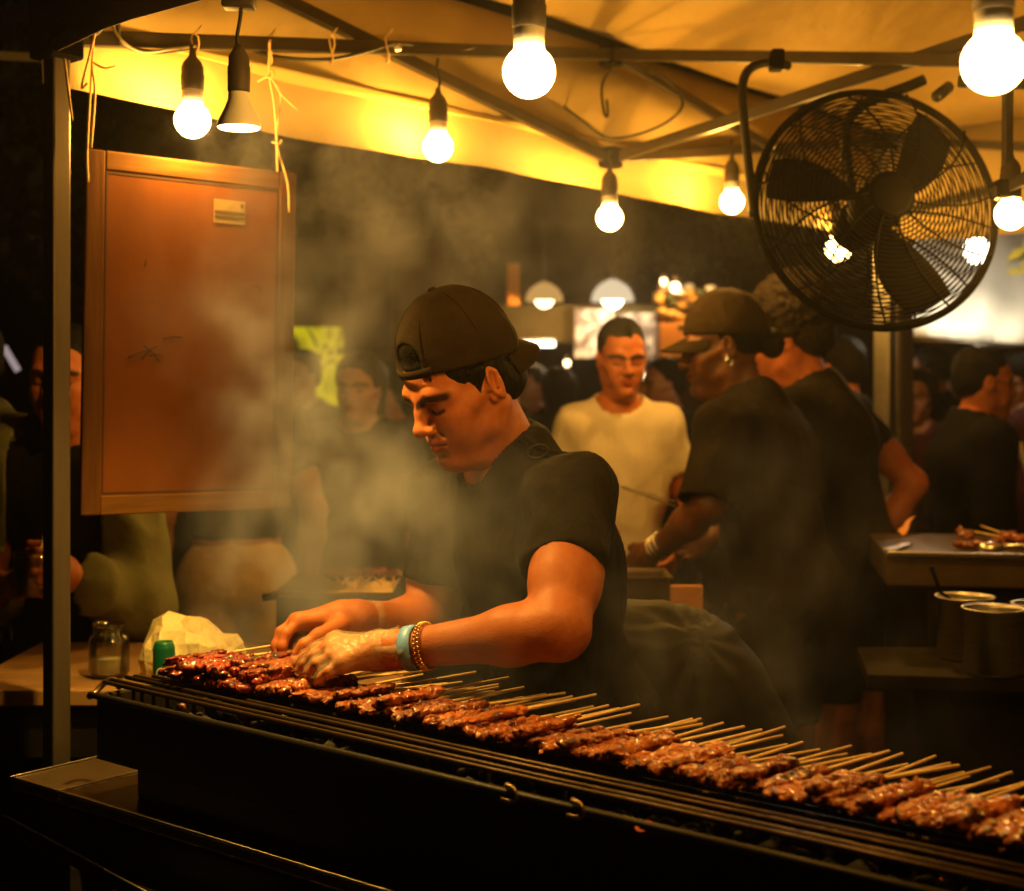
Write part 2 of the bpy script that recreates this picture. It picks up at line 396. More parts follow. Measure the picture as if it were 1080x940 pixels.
def vnormals(V, F):
    n = np.cross(V[F[:, 2]]-V[F[:, 0]], V[F[:, 3]]-V[F[:, 1]]); N = np.zeros_like(V)
    for i in range(4): np.add.at(N, F[:, i], n)
    return N/(np.linalg.norm(N, axis=1, keepdims=True)+1e-12)
def rumple(VF, amp, freq, seed, stretch=(1, 1, 1)):
    V, F = VF; N = vnormals(V, F); W = V*np.asarray(stretch)
    a = wob(W, seed, freq); b = 1-2*np.abs(wob(W, seed+9, freq*.8))
    return V+N*(amp*(.5*a+.5*b))[:, None], F
def relax(VF, n=1, lam=.5):
    V, F = VF; V = V.copy()
    for _ in range(n):
        acc = np.zeros_like(V); c = np.zeros(len(V))
        for i in range(4):
            j = (i+1) % 4
            np.add.at(acc, F[:, i], V[F[:, j]]); np.add.at(acc, F[:, j], V[F[:, i]]); np.add.at(c, F[:, i], 1); np.add.at(c, F[:, j], 1)
        V += lam*(acc/np.maximum(c, 1)[:, None]-V)
    return V, F
def rotx(a): c, s = math.cos(a), math.sin(a); return np.array([[1, 0, 0], [0, c, -s], [0, s, c]])
def rotz(a): c, s = math.cos(a), math.sin(a); return np.array([[c, -s, 0], [s, c, 0], [0, 0, 1]])
def roty(a): c, s = math.cos(a), math.sin(a); return np.array([[c, 0, s], [0, 1, 0], [-s, 0, c]])
# ------------------------------------------------------------------ anatomy (head frame: x right, y forward, z up, origin between the eyes' depth and ears)
def head_prims(g, fr, brow=1.0, female=False, ears=True):
    e, c = g.ell, g.cap
    e((0, -.018, .038), (.0735, .094, .083), 0, fr=fr)
    e((0, .030, .03), (.062, .058, .062), .03, fr=fr)                      # forehead
    e((0, .026, -.034), (.052, .056, .077), .035, fr=fr)                   # face block
    for s in (-1, 1):
        c((s*.051, -.006, -.040), (s*.044, .010, -.068), .014, .012, .03, fr=fr)   # jaw angle
        c((s*.044, .010, -.068), (s*.012, .070, -.103), .0125, .0125, .028, fr=fr)    # jaw line
        e((s*.039, .053, -.028), (.021, .022, .019), .03, fr=fr)          # cheekbone
        c((s*.056, .028, -.018), (s*.066, -.004, -.006), .010, .009, .022, fr=fr)  # zygomatic arch
        c((s*.010, .0810, .010), (s*.032, .0795, .0165), .0075, .0080, .020, fr=fr)
        c((s*.032, .0795, .0165), (s*.051, .063, .010), .0080, .0065, .022, fr=fr)
        e((s*.031, .0905, -.007), (.016, .0115, .0095), .013, '-', fr=fr)     # socket
        e((s*.031, .0715, -.007), (.0145, .0125, .0120), .004, fr=fr)      # closed-down lids
        e((s*.031, .0725, -.002), (.0165, .0125, .0075), .006, fr=fr)       # upper lid fold
        e((s*.027, .062, -.056), (.022, .018, .026), .03, fr=fr)           # cheek beside the mouth
    e((0, .078, -.105), (.017, .016, .013), .018, fr=fr)                   # chin
    e((0, .073, -.072), (.027, .02, .024), .02, fr=fr)                     # muzzle
    c((0, .083, .012), (0, .094, -.008), .0075, .008, .014, fr=fr)         # nose bridge
    c((0, .094, -.008), (0, .107, -.033), .008, .0105, .012, fr=fr)
    e((0, .1085, -.0365), (.0125, .0105, .0100), .008, fr=fr)               # tip
    for s in (-1, 1):
        e((s*.0135, .097, -.040), (.0078, .0105, .0075), .008, fr=fr)      # wings
        e((s*.0065, .101, -.0475), (.0036, .0055, .0036), .003, '-', fr=fr)  # nostrils
        c((s*.0175, .092, -.040), (s*.026, .083, -.056), .0014, .0014, .008, '-', fr=fr)  # nasolabial fold
    c((0, .093, -.050), (0, .0955, -.058), .003, .003, .006, '-', fr=fr)
    for s in (-1, 1):
        c((s*.003, .0955, -.0640), (s*.023, .0810, -.0688), .0057, .0030, .006, fr=fr)   # upper lip
        c((0, .0940, -.0757), (s*.021, .0810, -.0710), .0068, .0032, .006, fr=fr)         # lower lip
        c((0, .1015, -.0695), (s*.026, .0855, -.0702), .0019, .0016, .003, '-', fr=fr)      # line of the mouth
    c((-.010, .0925, -.087), (.010, .0925, -.087), .004, .004, .012, '-', fr=fr)        # under the lip
    if ears:
        for s in (-1, 1):
            r = rotz(-s*.38)@rotx(-.22)
            e((s*.0775, -.013, -.004), (.0065, .0175, .0305), .006, fr=fr, rot=r)
            e((s*.0715, -.008, -.008), (.008, .012, .02), .008, fr=fr, rot=r)
            e((s*.0835, -.0095, -.002), (.0055, .0105, .0205), .004, '-', fr=fr, rot=r)   # bowl
            c((s*.0815, -.019, .012), (s*.0805, -.013, -.012), .003, .003, .004, fr=fr)   # inner fold
            e((s*.0735, -.002, -.027), (.005, .008, .009), .005, fr=fr, rot=r)            # lobe
            e((s*.0765, .004, -.008), (.0035, .004, .006), .004, fr=fr)                   # tragus
def neck_prims(g, fr, base, r=.054, k=.03):
    b = fr.l(base)
    g.cap((0, -.022, -.045), b, r*.98, r*1.05, k, fr=fr)
    for s in (-1, 1):
        g.cap((s*.052, -.02, -.05), b+np.array([s*.022, .045, 0]), .014, .016, .025, fr=fr)
    g.ell((0, .04, -.118), (.03, .03, .02), .03, fr=fr)

def head_tint(V, fr, brows=1.0, lips=(.85, .5, .46), stubble=.0, lashes=True):
    p = fr.l(V); x = np.abs(p[:, 0]); y = p[:, 1]; z = p[:, 2]
    T = np.ones((len(V), 4))
    def line(pts, r, col, w=1.0, soft=.5, flat=False):
        d = np.full(len(V), 9.)
        for a, b in zip(pts[:-1], pts[1:]):
            a = np.array(a); b = np.array(b); q = np.stack([x, y, z], 1)-a; dd = b-a
            if flat: q[:, 1] = np.where(y > .045, 0, 1); dd[1] = 0
            t = np.clip((q@dd)/(dd@dd), 0, 1); d = np.minimum(d, np.linalg.norm(q-t[:, None]*dd, axis=1))
        m = np.clip((r-d)/(r*soft), 0, 1)*w
        T[:, :3] = T[:, :3]*(1-m[:, None])+np.array(col)*m[:, None]
    line([(.008, .0885, .0055), (.03, .0875, .0165), (.055, .067, .0105)], .0085*(.8+.2*brows), (.025, .02, .025), .95*min(1, brows), flat=True)
    if lashes:
        line([(.017, .082, -.0135), (.030, .085, -.0165), (.044, .078, -.0125)], .0042, (.05, .05, .06), .95)
        line([(.019, .084, 0), (.031, .086, .0025), (.045, .078, -.001)], .0022, (.5, .42, .4), .8)
    m = np.clip((.0035-np.abs(z+.0695-.0))/.0035, 0, 1)*0
    lip = ((x < .026) & (y > .076) & (z < -.0585) & (z > -.081)).astype(float)
    k = np.clip(1-((x/.027)**2+((z+.0695)/.0115)**2), 0, 1)*lip; k = np.clip(k*3, 0, 1)
    T[:, :3] = T[:, :3]*(1-k[:, None])+np.array(lips)*k[:, None]*.9+T[:, :3]*0
    line([(0, .0965, -.0695), (.026, .083, -.0700)], .0032, (.25, .12, .12), .9)
    if stubble:
        k = np.clip((-.05-z)/.02, 0, 1)*np.clip((y-.01)/.05, 0, 1)*stubble*(1-lip)
        T[:, :3] *= (1-.35*k)[:, None]
    return T
def set_tint(o, T):
    a = o.data.color_attributes.new('tint', 'FLOAT_COLOR', 'POINT'); a.data.foreach_set('color', T.astype(np.float32).ravel())

def head_mesh(fr, neck_base, h, female=False, ears=True, brow=1.0, neck_r=.054):
    p = [fr.w(c) for c in [(x, y, z) for x in (-.1, .1) for y in (-.13, .13) for z in (-.13, .135)]]
    q = np.array(p+[np.asarray(neck_base)-.085, np.asarray(neck_base)+.085])
    g = Grid(q.min(0), q.max(0), h)
    head_prims(g, fr, brow, female, ears); neck_prims(g, fr, neck_base, neck_r)
    return g.mesh()

def hand_prims(g, fr, side, curl=(.35, .4, .45, .5), spread=.05, thumb=(.5, .25), k=.006):
    """frame at the wrist: y along the hand, z out of the back of the hand, x to the right; side=+1 thumb towards +x"""
    s = side
    g.ell((0, .045, -.002), (.038, .055, .0145), .012, fr=fr)
    g.cap((0, -.03, 0), (0, .02, 0), .024, .023, .02, fr=fr)
    g.ell((s*.026, .03, -.010), (.016, .032, .014), .012, fr=fr)
    L = [.072, .080, .074, .058]; X = [.030, .010, -.010, -.028]; Y = [.088, .093, .088, .080]
    for i in range(4):
        b = np.array([s*X[i], Y[i], 0]); g.cap(b-np.array([0, .035, 0]), b, .010, .0098, .010, fr=fr)
        ang = 0; yaw = (X[i]/.03)*spread*s; p = b; rad = [.0092, .0084, .0076, .0068] if i < 3 else [.008, .0073, .0067, .006]
        for j, fr_ in enumerate((.44, .31, .25)):
            ang += curl[i]*(.8, 1.1, .8)[j]
            d = np.array([math.sin(yaw)*math.cos(ang), math.cos(yaw)*math.cos(ang), -math.sin(ang)])
            q = p+d*L[i]*fr_; g.cap(p, q, rad[j], rad[j+1], k, fr=fr); p = q
    p = np.array([s*.030, .022, -.010]); a = thumb[0]
    for j, (ln, r0, r1) in enumerate(((.040, .0125, .0105), (.032, .0103, .0092), (.026, .0092, .0075))):
        d = nrm([s*math.sin(a), math.cos(a), -.35-.2*j]); q = p+d*ln; g.cap(p, q, r0, r1, .008, fr=fr); p = q; a -= thumb[1]

def torso_prims(g, pel, neck, SL, SR, fwd, off=0.0, k=.05, sx=1.0, sy=1.0, belly=0.0):
    """pelvis and neck base points, left and right shoulder joints, forward direction"""
    pel, neck, SL, SR = (np.asarray(v, float) for v in (pel, neck, SL, SR))
    up = nrm(neck-pel); L = np.linalg.norm(neck-pel); f = nrm(np.asarray(fwd)-up*np.dot(fwd, up)); r = np.cross(f, up)
    fr = Frame([0, 0, 0], [0, 1, 0]); fr.R = np.stack([r, f, up], 1); fr.o = pel; fr.s = 1
    sc = L/.55
    g.ell((0, -.01, .36*sc), ((.155*sx+off), (.105*sy+off), .17*sc), k, fr=fr)
    g.ell((0, .0, .17*sc), ((.138*sx+off), (.098*sy+belly+off), .19*sc), k, fr=fr)
    g.ell((0, -.01, .0), ((.158*sx+off), (.115*sy+off), .13), k, fr=fr)
    g.ell((0, -.045, .40*sc), ((.13*sx+off), (.07*sy+off), .12*sc), k, fr=fr)
    for S in (SL, SR):
        g.cap(neck-up*.03-f*.012, S, .050*sy+off, .047+off, k, )
        g.cap(S, pel+up*.25*sc+r*np.sign(np.dot(S-pel, r))*.11*sx, .050+off, .05+off, k)
    g.cap(neck-up*.06, neck, .062+off, .056+off, k)
    return fr

def arm_prims(g, S, E, W, off=0.0, s=1.0, k=.03):
    S, E, W = (np.asarray(v, float) for v in (S, E, W))
    g.cap(S, E, .053*s+off, .039*s+off, k)
    d = nrm(E-S); mid = S+(E-S)*.52
    g.cap(S+(E-S)*.3, S+(E-S)*.65, .05*s+off, .046*s+off, k)
    g.cap(E, E+(W-E)*.33, .0385*s+off, .041*s+off, k); g.cap(E+(W-E)*.33, W, .041*s+off, .0255*s+off, k)

def cap_thing(fr, parent, m, fwd=1, s=1.0, res=.0035, front_arch=False, height=.158, wob_amp=.0015, bill_droop=.35, bill_len=.078):
    """baseball cap round the head: crown > bill, strap, button; fwd=-1 is worn backwards"""
    q = np.array([fr.w((x, y, z)) for x in (-.12, .12) for y in (-.14, .14) for z in (-.02, .2)])
    def shell(o, gg):
        gg.ell((0, -.014, .052), (.0845+o, .1055+o, height-.052+o), 0, fr=fr)
        gg.ell((0, -.014, .035), (.0835+o, .1045+o, .07+o), .02, fr=fr)
    g = Grid(q.min(0), q.max(0), res); shell(0, g)
    lowz = .030
    g.cut((0, 0, lowz), (0, .10, -1), fr=fr) if not front_arch else g.cut((0, 0, .036), (0, .2, -1), fr=fr)
    if front_arch:                        # the adjustable opening of the cap's back, here over the forehead
        g.ell((0, .105, .078), (.040, .05, .033), .004, '-', fr=fr)
    VF = relax(g.mesh(), 1); VF = rumple(VF, wob_amp, 14, 5)
    crown = mk('cap', *VF, m, parent)
    def surf(th, z):                      # point on the crown, th from the front
        zz = (z-.052)/(height-.052) if z > .052 else (z-.052)/.12
        rr = math.sqrt(max(0, 1-zz*zz)); return fr.w((math.sin(th)*.0855*rr, -.014+math.cos(th)*.1065*rr, z+.0))
    se = MB()
    for i in range(6):
        th = math.pi/6+i*math.pi/3
        se.tube([surf(th, .04+(height-.0445)*t) for t in np.linspace(0, .985, 14)], .0011, 5)
    se.build('seam', m, crown)
    MB().lathe([(.0001, .004), (.006, .003), (.0075, 0), (.0075, -.004)], fr.w((0, -.014, height)), 12, fr.R.T).build('button', m, crown)
    # bill: a curved plate
    V = []; F = []; nu, nv = 17, 9; ln = bill_len
    for side in (0, 1):
        for i in range(nu):
            u = -1+2*i/(nu-1)
            for j in range(nv):
                v = j/(nv-1); x = .076*u*(1-.10*v*abs(u)); ysurf = -.014*fwd+.1045*math.sqrt(max(0, 1-(x/.086)**2))
                y = ysurf-.006+ln*v*math.sqrt(max(0, 1-abs(u)**2.6)); z = .036-bill_droop*ln*v-.016*u*u-(.0035 if side else 0)
                y0 = -.014+fwd*(y+.014*fwd) if fwd < 0 else y
                V.append(fr.w((x, y0, z)))
    o = nu*nv
    for i in range(nu-1):
        for j in range(nv-1):
            a = i*nv+j; q_ = (a, a+1, a+nv+1, a+nv); F.append(q_); F.append(tuple(x+o for x in q_[::-1]))
    for i in range(nu-1): a = i*nv+nv-1; F.append((a, a+o, a+nv+o, a+nv))
    for i in (0, nu-1):
        for j in range(nv-1): a = i*nv+j; F.append((a, a+o, a+1+o, a+1))
    mk('bill', V, F, m, crown, bevel=.0008)
    if front_arch:
        st = MB(); V = []
        for k in range(25):
            th = -.62+1.24*k/24
            V.append([fr.w((math.sin(th)*(.0865), -.014+math.cos(th)*.108, z)) for z in (.050, .064)])
        vv = [p for a in V for p in a]; ff = [(2*k, 2*k+1, 2*k+3, 2*k+2) for k in range(24)]
        mk('strap', vv, ff, m, crown, solid=.0025)
    return crown

def hair_mesh(fr, style, res=.006):
    hi = .2 if style == 'curly' else .155
    q = np.array([fr.w((x, y, z)) for x in (-.135, .135) for y in (-.17, .13) for z in (-.2, hi)])
    g = Grid(q.min(0), q.max(0), res)
    if style == 'under_cap':              # what shows below a cap: sides, nape and a fringe behind the front opening
        g.ell((0, -.022, .036), (.0785, .098, .087), 0, fr=fr)
        g.ell((0, -.055, -.025), (.067, .06, .045), .03, fr=fr)
        g.cut((0, .030, 0), (0, 1, -.55), fr=fr) if False else None
        g.ell((0, .115, -.03), (.095, .085, .075), .006, '-', fr=fr)
        for s in (-1, 1):
            g.ell((s*.083, -.011, -.012), (.03, .0205, .031), .004, '-', fr=fr)
            g.ell((s*.0665, .020, .034), (.0095, .042, .024), .006, fr=fr, rot=rotz(s*.24)@rotx(.25))  # temple, below the cap
            g.cap((s*.0725, .010, .022), (s*.0695, .018, -.012), .0085, .0028, .01, fr=fr)             # sideburn
            g.cap((s*.064, .040, .030), (s*.0655, .034, .012), .005, .0015, .006, fr=fr)
        g.ell((0, .050, .083), (.044, .0335, .036), .008, fr=fr); g.ell((0, .060, .064), (.040, .0285, .016), .006, fr=fr)
        g.cut((0, 0, -.082), (0, -.2, -1), fr=fr)
    elif style == 'short':
        g.ell((0, -.018, .045), (.080, .101, .089), 0, fr=fr)
        g.ell((0, -.058, -.01), (.066, .055, .05), .03, fr=fr)
        g.ell((0, .11, -.025), (.095, .075, .083), .006, '-', fr=fr)
        for s in (-1, 1): g.ell((s*.085, -.008, -.018), (.03, .028, .035), .004, '-', fr=fr)
        g.cut((0, 0, -.06), (0, .0, -1), fr=fr)
    elif style == 'curly':
        g.ell((0, -.03, .082), (.105, .115, .112), 0, fr=fr)
        g.ell((0, -.07, -.005), (.075, .06, .06), .03, fr=fr)
        g.ell((0, .115, -.035), (.1, .085, .08), .006, '-', fr=fr)
        for s in (-1, 1): g.ell((s*.09, .0, -.03), (.035, .03, .035), .004, '-', fr=fr)
        rs = np.random.RandomState(3)
        for _ in range(330):
            d = rs.normal(size=3); d /= np.linalg.norm(d)
            if d[2] < -.75 or (d[1] > .55 and d[2] < .35): continue
            c = np.array([0, -.032, .078])+d*np.array([.106, .116, .113])
            if c[2] < -.02 and d[1] > -.2: continue
            g.ell(c, np.full(3, rs.uniform(.008, .0135)), .004, fr=fr)
    elif style == 'long':
        g.ell((0, -.022, .045), (.088, .105, .092), 0, fr=fr)
        g.cap((0, -.07, .02), (0, -.095, -.17), .085, .07, .05, fr=fr)
        g.ell((0, .12, -.04), (.07, .09, .1), .01, '-', fr=fr)
    elif style == 'bun':
        g.ell((0, -.022, .036), (.0785, .098, .087), 0, fr=fr)
        g.ell((0, .105, -.03), (.095, .085, .085), .006, '-', fr=fr)
        for s in (-1, 1): g.ell((s*.083, -.006, -.012), (.03, .022, .031), .004, '-', fr=fr)
        g.ell((0, -.125, -.008), (.042, .035, .040), .012, fr=fr)
        g.cut((0, 0, -.06), (0, .3, -1), fr=fr)
    return rumple(relax(g.mesh(), 1), .0025, 16, 3, (1, 1, .5))

def shirt_mesh(pel, neck, SL, SR, fwd, EL, ER, cutL=.55, cutR=.55, off=.013, res=.008, hem=-.06, headfr=None, amp=.006, seed=1, sx=1, sy=1, belly=0, neck_r=.07, sleeve=.012, long_l=None, long_r=None):
    pts = np.array([pel, neck, SL, SR, EL, ER]+([long_l] if long_l is not None else [])+([long_r] if long_r is not None else []))
    g = Grid(pts.min(0)-np.array([.22, .22, .25]), pts.max(0)+np.array([.22, .22, .12]), res)
    fr = torso_prims(g, pel, neck, SL, SR, fwd, off, sx=sx, sy=sy, belly=belly)
    for p in (fr.w((0, 0, hem)),):
        nv = np.array([0, 0, -1.0]); g.V = -smin(-g.V, -((g.lo[2]+g.h*np.arange(g.n[2]))[None, None, :]*-1+p[2]).astype(np.float32), .01)
    up = fr.R[:, 2]
    c0 = np.asarray(neck)+fr.R[:, 1]*.012
    g.cap(c0+up*.002, c0+up*.2, neck_r, neck_r*1.05, .012, '-')
    if headfr is not None:                # open neckline following the neck towards the head
        g.cap(np.asarray(neck)+fr.R[:, 1]*.024+up*.004, headfr.w((0, .0, -.05)), .056, .064, .012, '-')
    for S, E, cu, lg in ((SL, EL, cutL, long_l), (SR, ER, cutR, long_r)):
        S = np.asarray(S, float); E = np.asarray(E, float)
        if lg is not None:
            g.cap(S, E, .058+sleeve*.6, .046+sleeve, .035); g.cap(E, lg, .046+sleeve, .030+sleeve, .03)
        else:
            g.cap(S-(E-S)*.06, S+(E-S)*cu, .054+sleeve*.4, .052+sleeve, .028, flat=True)
            g.cap(S+(E-S)*(cu-.14), S+(E-S)*(cu+.1), .041+sleeve*.75, .043+sleeve*.9, .004, '-', flat=True)
    return rumple(relax(g.mesh(), 2), amp, 5.0, seed, (1, 1, .55))

def trousers_mesh(pel, fwd, hips, knees, ankles, res=.012, top=.08, seed=2, amp=.006, w=1.0, cut=1.0):
    pts = np.array([pel]+list(hips)+list(knees)+list(ankles))
    g = Grid(pts.min(0)-.16, pts.max(0)+np.array([.16, .16, .16]), res)
    fr = Frame(pel, fwd)
    g.ell((0, -.012, -.01), (.168*w, .125*w, .14), 0, fr=fr)
    for h, k, a in zip(hips, knees, ankles):
        h, k, a = (np.asarray(v, float) for v in (h, k, a))
        g.cap(h, k, .092*w, .068*w, .04)
        if cut >= 1: g.cap(k, a, .066*w, .055*w, .04)
    if cut < 1:
        zc = float(hips[0][2]+(knees[0][2]-hips[0][2])*cut)
        g.V = -smin(-g.V, -((g.lo[2]+g.h*np.arange(g.n[2]))[None, None, :]*-1+zc).astype(np.float32), .01)
    return rumple(relax(g.mesh(), 1), amp, 4, seed, (1, 1, .5))

def shoe(parent, ankle, fwd, m):
    fr = Frame([ankle[0], ankle[1], 0], [fwd[0], fwd[1], 0])
    g = Grid(fr.o-np.array([.22, .22, .02]), fr.o+np.array([.22, .22, .16]), .009)
    g.ell((0, .06, .045), (.048, .135, .045), 0, fr=fr); g.ell((0, -.02, .07), (.042, .06, .06), .02, fr=fr); g.cut((0, 0, .004), (0, 0, -1), fr=fr)
    mk('shoe', *g.mesh(), m, parent)

def person(label, foot, face, H=1.75, name='person', group=None, skin='skin_far', top='tee_black', bottom='trousers', hair='short', hairmat='hair',
           lean=0.0, lean_side=0.0, head_yaw=0.0, head_pitch=0.0, arms=None, sleeve='short', cap=None, res=.011, hres=.0045, long_coat=False, sx=1.0, sy=1.0, belly=0,
           legs=True, shorts=False, hands=True, twist=0, far=False, cut=.55, loose=.012, glasses=False, hs=1.0, hem=None, w=1.0, curl=.45, base_z=0.0, seed=1):
    """a standing person built from joints; arms = ((elbow, wrist) left, (elbow, wrist) right) in the body's own metres (right, forward, up)"""
    f = nrm([math.sin(face)*-1, math.cos(face)*-1, 0])          # face = 0 looks at the camera, pi/2 looks to the left of the picture
    F = Frame([foot[0], foot[1], base_z], f, scale=H/1.75)
    t = thing(name, [foot[0], foot[1], base_z], label, 'person', group)
    pel = F.w((0, 0, .95)); neck = F.w((lean_side, lean, 1.475-.35*abs(lean)))
    ul = nrm(neck-pel)
    sdir = F.R[:, 0]*math.cos(twist)+F.R[:, 1]*math.sin(twist)
    SR = neck-ul*.072*F.s+sdir*.152*F.s*sx; SL = neck-ul*.072*F.s-sdir*.152*F.s*sx
    if arms is None: arms = (((-.24, -.03, 1.13), (-.25, .06, .88)), ((.24, -.03, 1.13), (.25, .06, .88)))
    EL, WL = F.w(arms[0][0]), F.w(arms[0][1]); ER, WR = F.w(arms[1][0]), F.w(arms[1][1])
    hy = face+head_yaw; hf = np.array([-math.sin(hy)*math.cos(head_pitch), -math.cos(hy)*math.cos(head_pitch), -math.sin(head_pitch)])
    hb = neck+ul*.135*F.s+nrm([hf[0], hf[1], 0])*.035*F.s
    HF = Frame(hb, hf, scale=F.s*hs)
    parts = [head_mesh(HF, neck-ul*.01, hres if not far else .008, brow=1.0, ears=not far)]
    nh = len(parts[0][0])
    hips = [F.w((s*.09, 0, .9)) for s in (-1, 1)]; knees = [F.w((s*.1, .015, .5)) for s in (-1, 1)]; ank = [F.w((s*.105, -.01, .08)) for s in (-1, 1)]
    allp = np.array([pel, neck, SL, SR, EL, ER, WL, WR]+(knees+ank if legs else []))
    g = Grid(allp.min(0)-.17, allp.max(0)+.17, res if not far else .016)
    torso_prims(g, pel, neck, SL, SR, f, 0, sx=sx, sy=sy, belly=belly)
    arm_prims(g, SL, EL, WL); arm_prims(g, SR, ER, WR)
    if legs:
        for h, k, a in zip(hips, knees, ank):
            g.cap(h, k, .08, .056, .04); g.cap(k, k+(a-k)*.3, .055, .058, .03); g.cap(k+(a-k)*.3, a, .058, .036, .03)
            g.cap(a, a+F.R[:, 1]*.12-np.array([0, 0, .045]), .036, .03, .03)
    parts.append(relax(g.mesh(), 1))
    if hands:
        for side, E, W, in ((1, EL, WL), (-1, ER, WR)):
            d = nrm(W-E); outw = F.R[:, 0]*(-side)
            hfr = Frame(W, d); z = nrm(outw-d*np.dot(outw, d)); hfr.R = np.stack([np.cross(d, z), d, z], 1)
            gg = Grid(W-.19, W+.19, .005 if not far else .008); hand_prims(gg, hfr, -1 if side < 0 else 1, curl=(curl,)*4)
            parts.append(gg.mesh())
    V, Fc = join(parts)
    body = mk('body', V, Fc, M[skin], t)
    T = np.ones((len(V), 4)); T[:nh] = head_tint(parts[0][0], HF); set_tint(body, T)
    if top:
        kw = {}
        if sleeve == 'long': kw = dict(long_l=WL, long_r=WR)
        tp = shirt_mesh(pel, neck, SL, SR, f, EL, ER, hem=(hem if hem is not None else -.33 if long_coat else -.1), res=res if not far else .018, sx=sx, sy=sy, belly=belly, seed=seed, cutL=cut, cutR=cut, sleeve=loose, off=.02 if long_coat else .013, **kw)
        mk('jacket' if long_coat or sleeve == 'long' else 't_shirt', *tp, M[top], t)
    if bottom and legs:
        mk('shorts' if shorts else 'trousers', *trousers_mesh(pel, f, hips, knees, ank, seed=seed, w=w, cut=.75 if shorts else 1.0, res=.012 if not far else .02), M[bottom], t)
        if not far:
            for a in ank: shoe(t, a, f, M['black_plastic'])
    if hair: mk('hair', *hair_mesh(HF, hair, .006 if not far else .01), M[hairmat], t)
    if cap: cap_thing(HF, t, M[cap], 1, height=.15)
    if glasses:
        gl = MB()
        for s in (-1, 1):
            gl.tube([HF.w((s*.033+.023*math.cos(a), .092, -.004+.019*math.sin(a))) for a in np.linspace(0, 6.283, 17)[:-1]], .0016, 5, True)
            gl.tube([HF.w((s*.056, .09, 0)), HF.w((s*.074, .06, 0)), HF.w((s*.08, -.01, .004))], .0016, 5)
        gl.tube([HF.w((-.01, .094, 0)), HF.w((.01, .094, 0))], .0016, 5); gl.build('glasses', M['black_plastic'], t)
    return t, F, HF, dict(pel=pel, neck=neck, SL=SL, SR=SR, EL=EL, ER=ER, WL=WL, WR=WR, f=f)
# ------------------------------------------------------------------ ground
g_ = MB(); g_.add([(-30, -6, 0), (30, -6, 0), (30, 40, 0), (-30, 40, 0)], [(0, 1, 2, 3)])
tag(g_.build('ground', M['asphalt'], smooth=False), 'dark asphalt ground of the night market', 'ground', kind='structure')

# ------------------------------------------------------------------ the stall's pop-up tent
C0 = np.array([-.81, 2.53, 0.])                                   # front left leg
TS = 3.36
def tp(s, t, z): p = C0+FD*s+SD*t; return np.array([p[0], p[1], z])
ZT, ZL = 2.40, 2.125
tent = thing('market_tent', C0, 'cream pop-up tent over the grill stall, its scissor trusses hung with bulbs', 'tent')
NL = 26
def roofpt(s, t):
    u = max(abs(s-TS/2), abs(t-TS/2))/(TS/2); e = 1-u
    sag = .06*math.sin(math.pi*min(1, e*1.1))
    return tp(s, t, ZT+.035+e*.86-sag)
V = []; F = []
for i in range(NL+1):
    for j in range(NL+1): V.append(roofpt(TS*i/NL, TS*j/NL))
for i in range(NL):
    for j in range(NL):
        a = i*(NL+1)+j; F.append((a, a+1, a+NL+2, a+NL+1))
V = np.array(V); V[:, 2] += .012*wob(V*np.array([1, 1, .3]), 4, .8)
mk('roof', V, F, M['canopy'], tent, solid=.003)
def skirt(a, b, z0, z1, m, name, n=40, amp=.012, out=0.0, seed=0, sl=0.0):
    V = []; F = []; d = b-a; nn = nrm(np.cross(d, UP))
    rows = [z1, z1-(z1-z0)*.35, z1-(z1-z0)*.7, z0]
    for i in range(n+1):
        for j, z in enumerate(rows):
            p = a+d*i/n; w = amp*(math.sin(i*.55+seed)+.6*math.sin(i*1.27+seed*2))*j/3
            V.append((p[0]+nn[0]*(w+out), p[1]+nn[1]*(w+out), z+.006*math.sin(i*.4+seed)*(j == 3)))
    for i in range(n):
        for j in range(3): q = i*4+j; F.append((q, q+1, q+5, q+4))
    return mk(name, V, F, m, tent, solid=.003)
c00, c01, c10, c11 = tp(0, 0, 0), tp(0, TS, 0), tp(TS, 0, 0), tp(TS, TS, 0)
skirt(c00-SD*.02, c01, 2.040, ZT+.03, M['valance'], 'side_valance', out=-.03, seed=1)
sv = skirt(c00-SD*.02, c01, 2.152, 2.172, M['hem'], 'valance_seam', out=-.022, amp=.012, seed=1)
skirt(c01, c11, 2.04, ZT+.03, M['valance'], 'back_valance', out=-.03, seed=3)
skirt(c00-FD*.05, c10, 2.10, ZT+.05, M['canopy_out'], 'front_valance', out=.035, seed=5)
ey = MB()
for t in (.62, 1.66, 2.6):
    ey = MB()
    c = tp(.034, t, 2.085); ey.tube([c+SD*.014*math.cos(a)+UP*.014*math.sin(a) for a in np.linspace(0, 6.283, 15)[:-1]], .005, 6, True)
ey.build('eyelet', M['steel_dark'], tent)
def leg(c, z1=ZT, w=.036, m='alu'):
    l = MB(); l.beam((c[0], c[1], .0), (c[0], c[1], z1), w, w, up=FD)
    o = l.build('leg', M[m], tent, smooth=False, bevel=.004)
    k = MB(); k.box((c[0], c[1], ZL), (.07, .07, .075), [FD, SD, UP]); k.build('slider', M['black_plastic'], o, smooth=False, bevel=.006)
    k = MB(); k.box((c[0], c[1], .006), (.1, .1, .012), [FD, SD, UP]); k.build('foot', M['steel_dark'], o, smooth=False, bevel=.002)
    k = MB(); k.box((c[0], c[1], z1), (.075, .075, .08), [FD, SD, UP]); k.build('corner_bracket', M['black_plastic'], o, smooth=False, bevel=.006)
leg(c00); leg(c01, w=.062, m='steel'); leg(c11); leg(c10)
def bar(a, b, w=.018, h=.03, m='truss'):
    MB().beam(a, b, w, h).build('truss_bar', M[m], tent, smooth=False, bevel=.003)
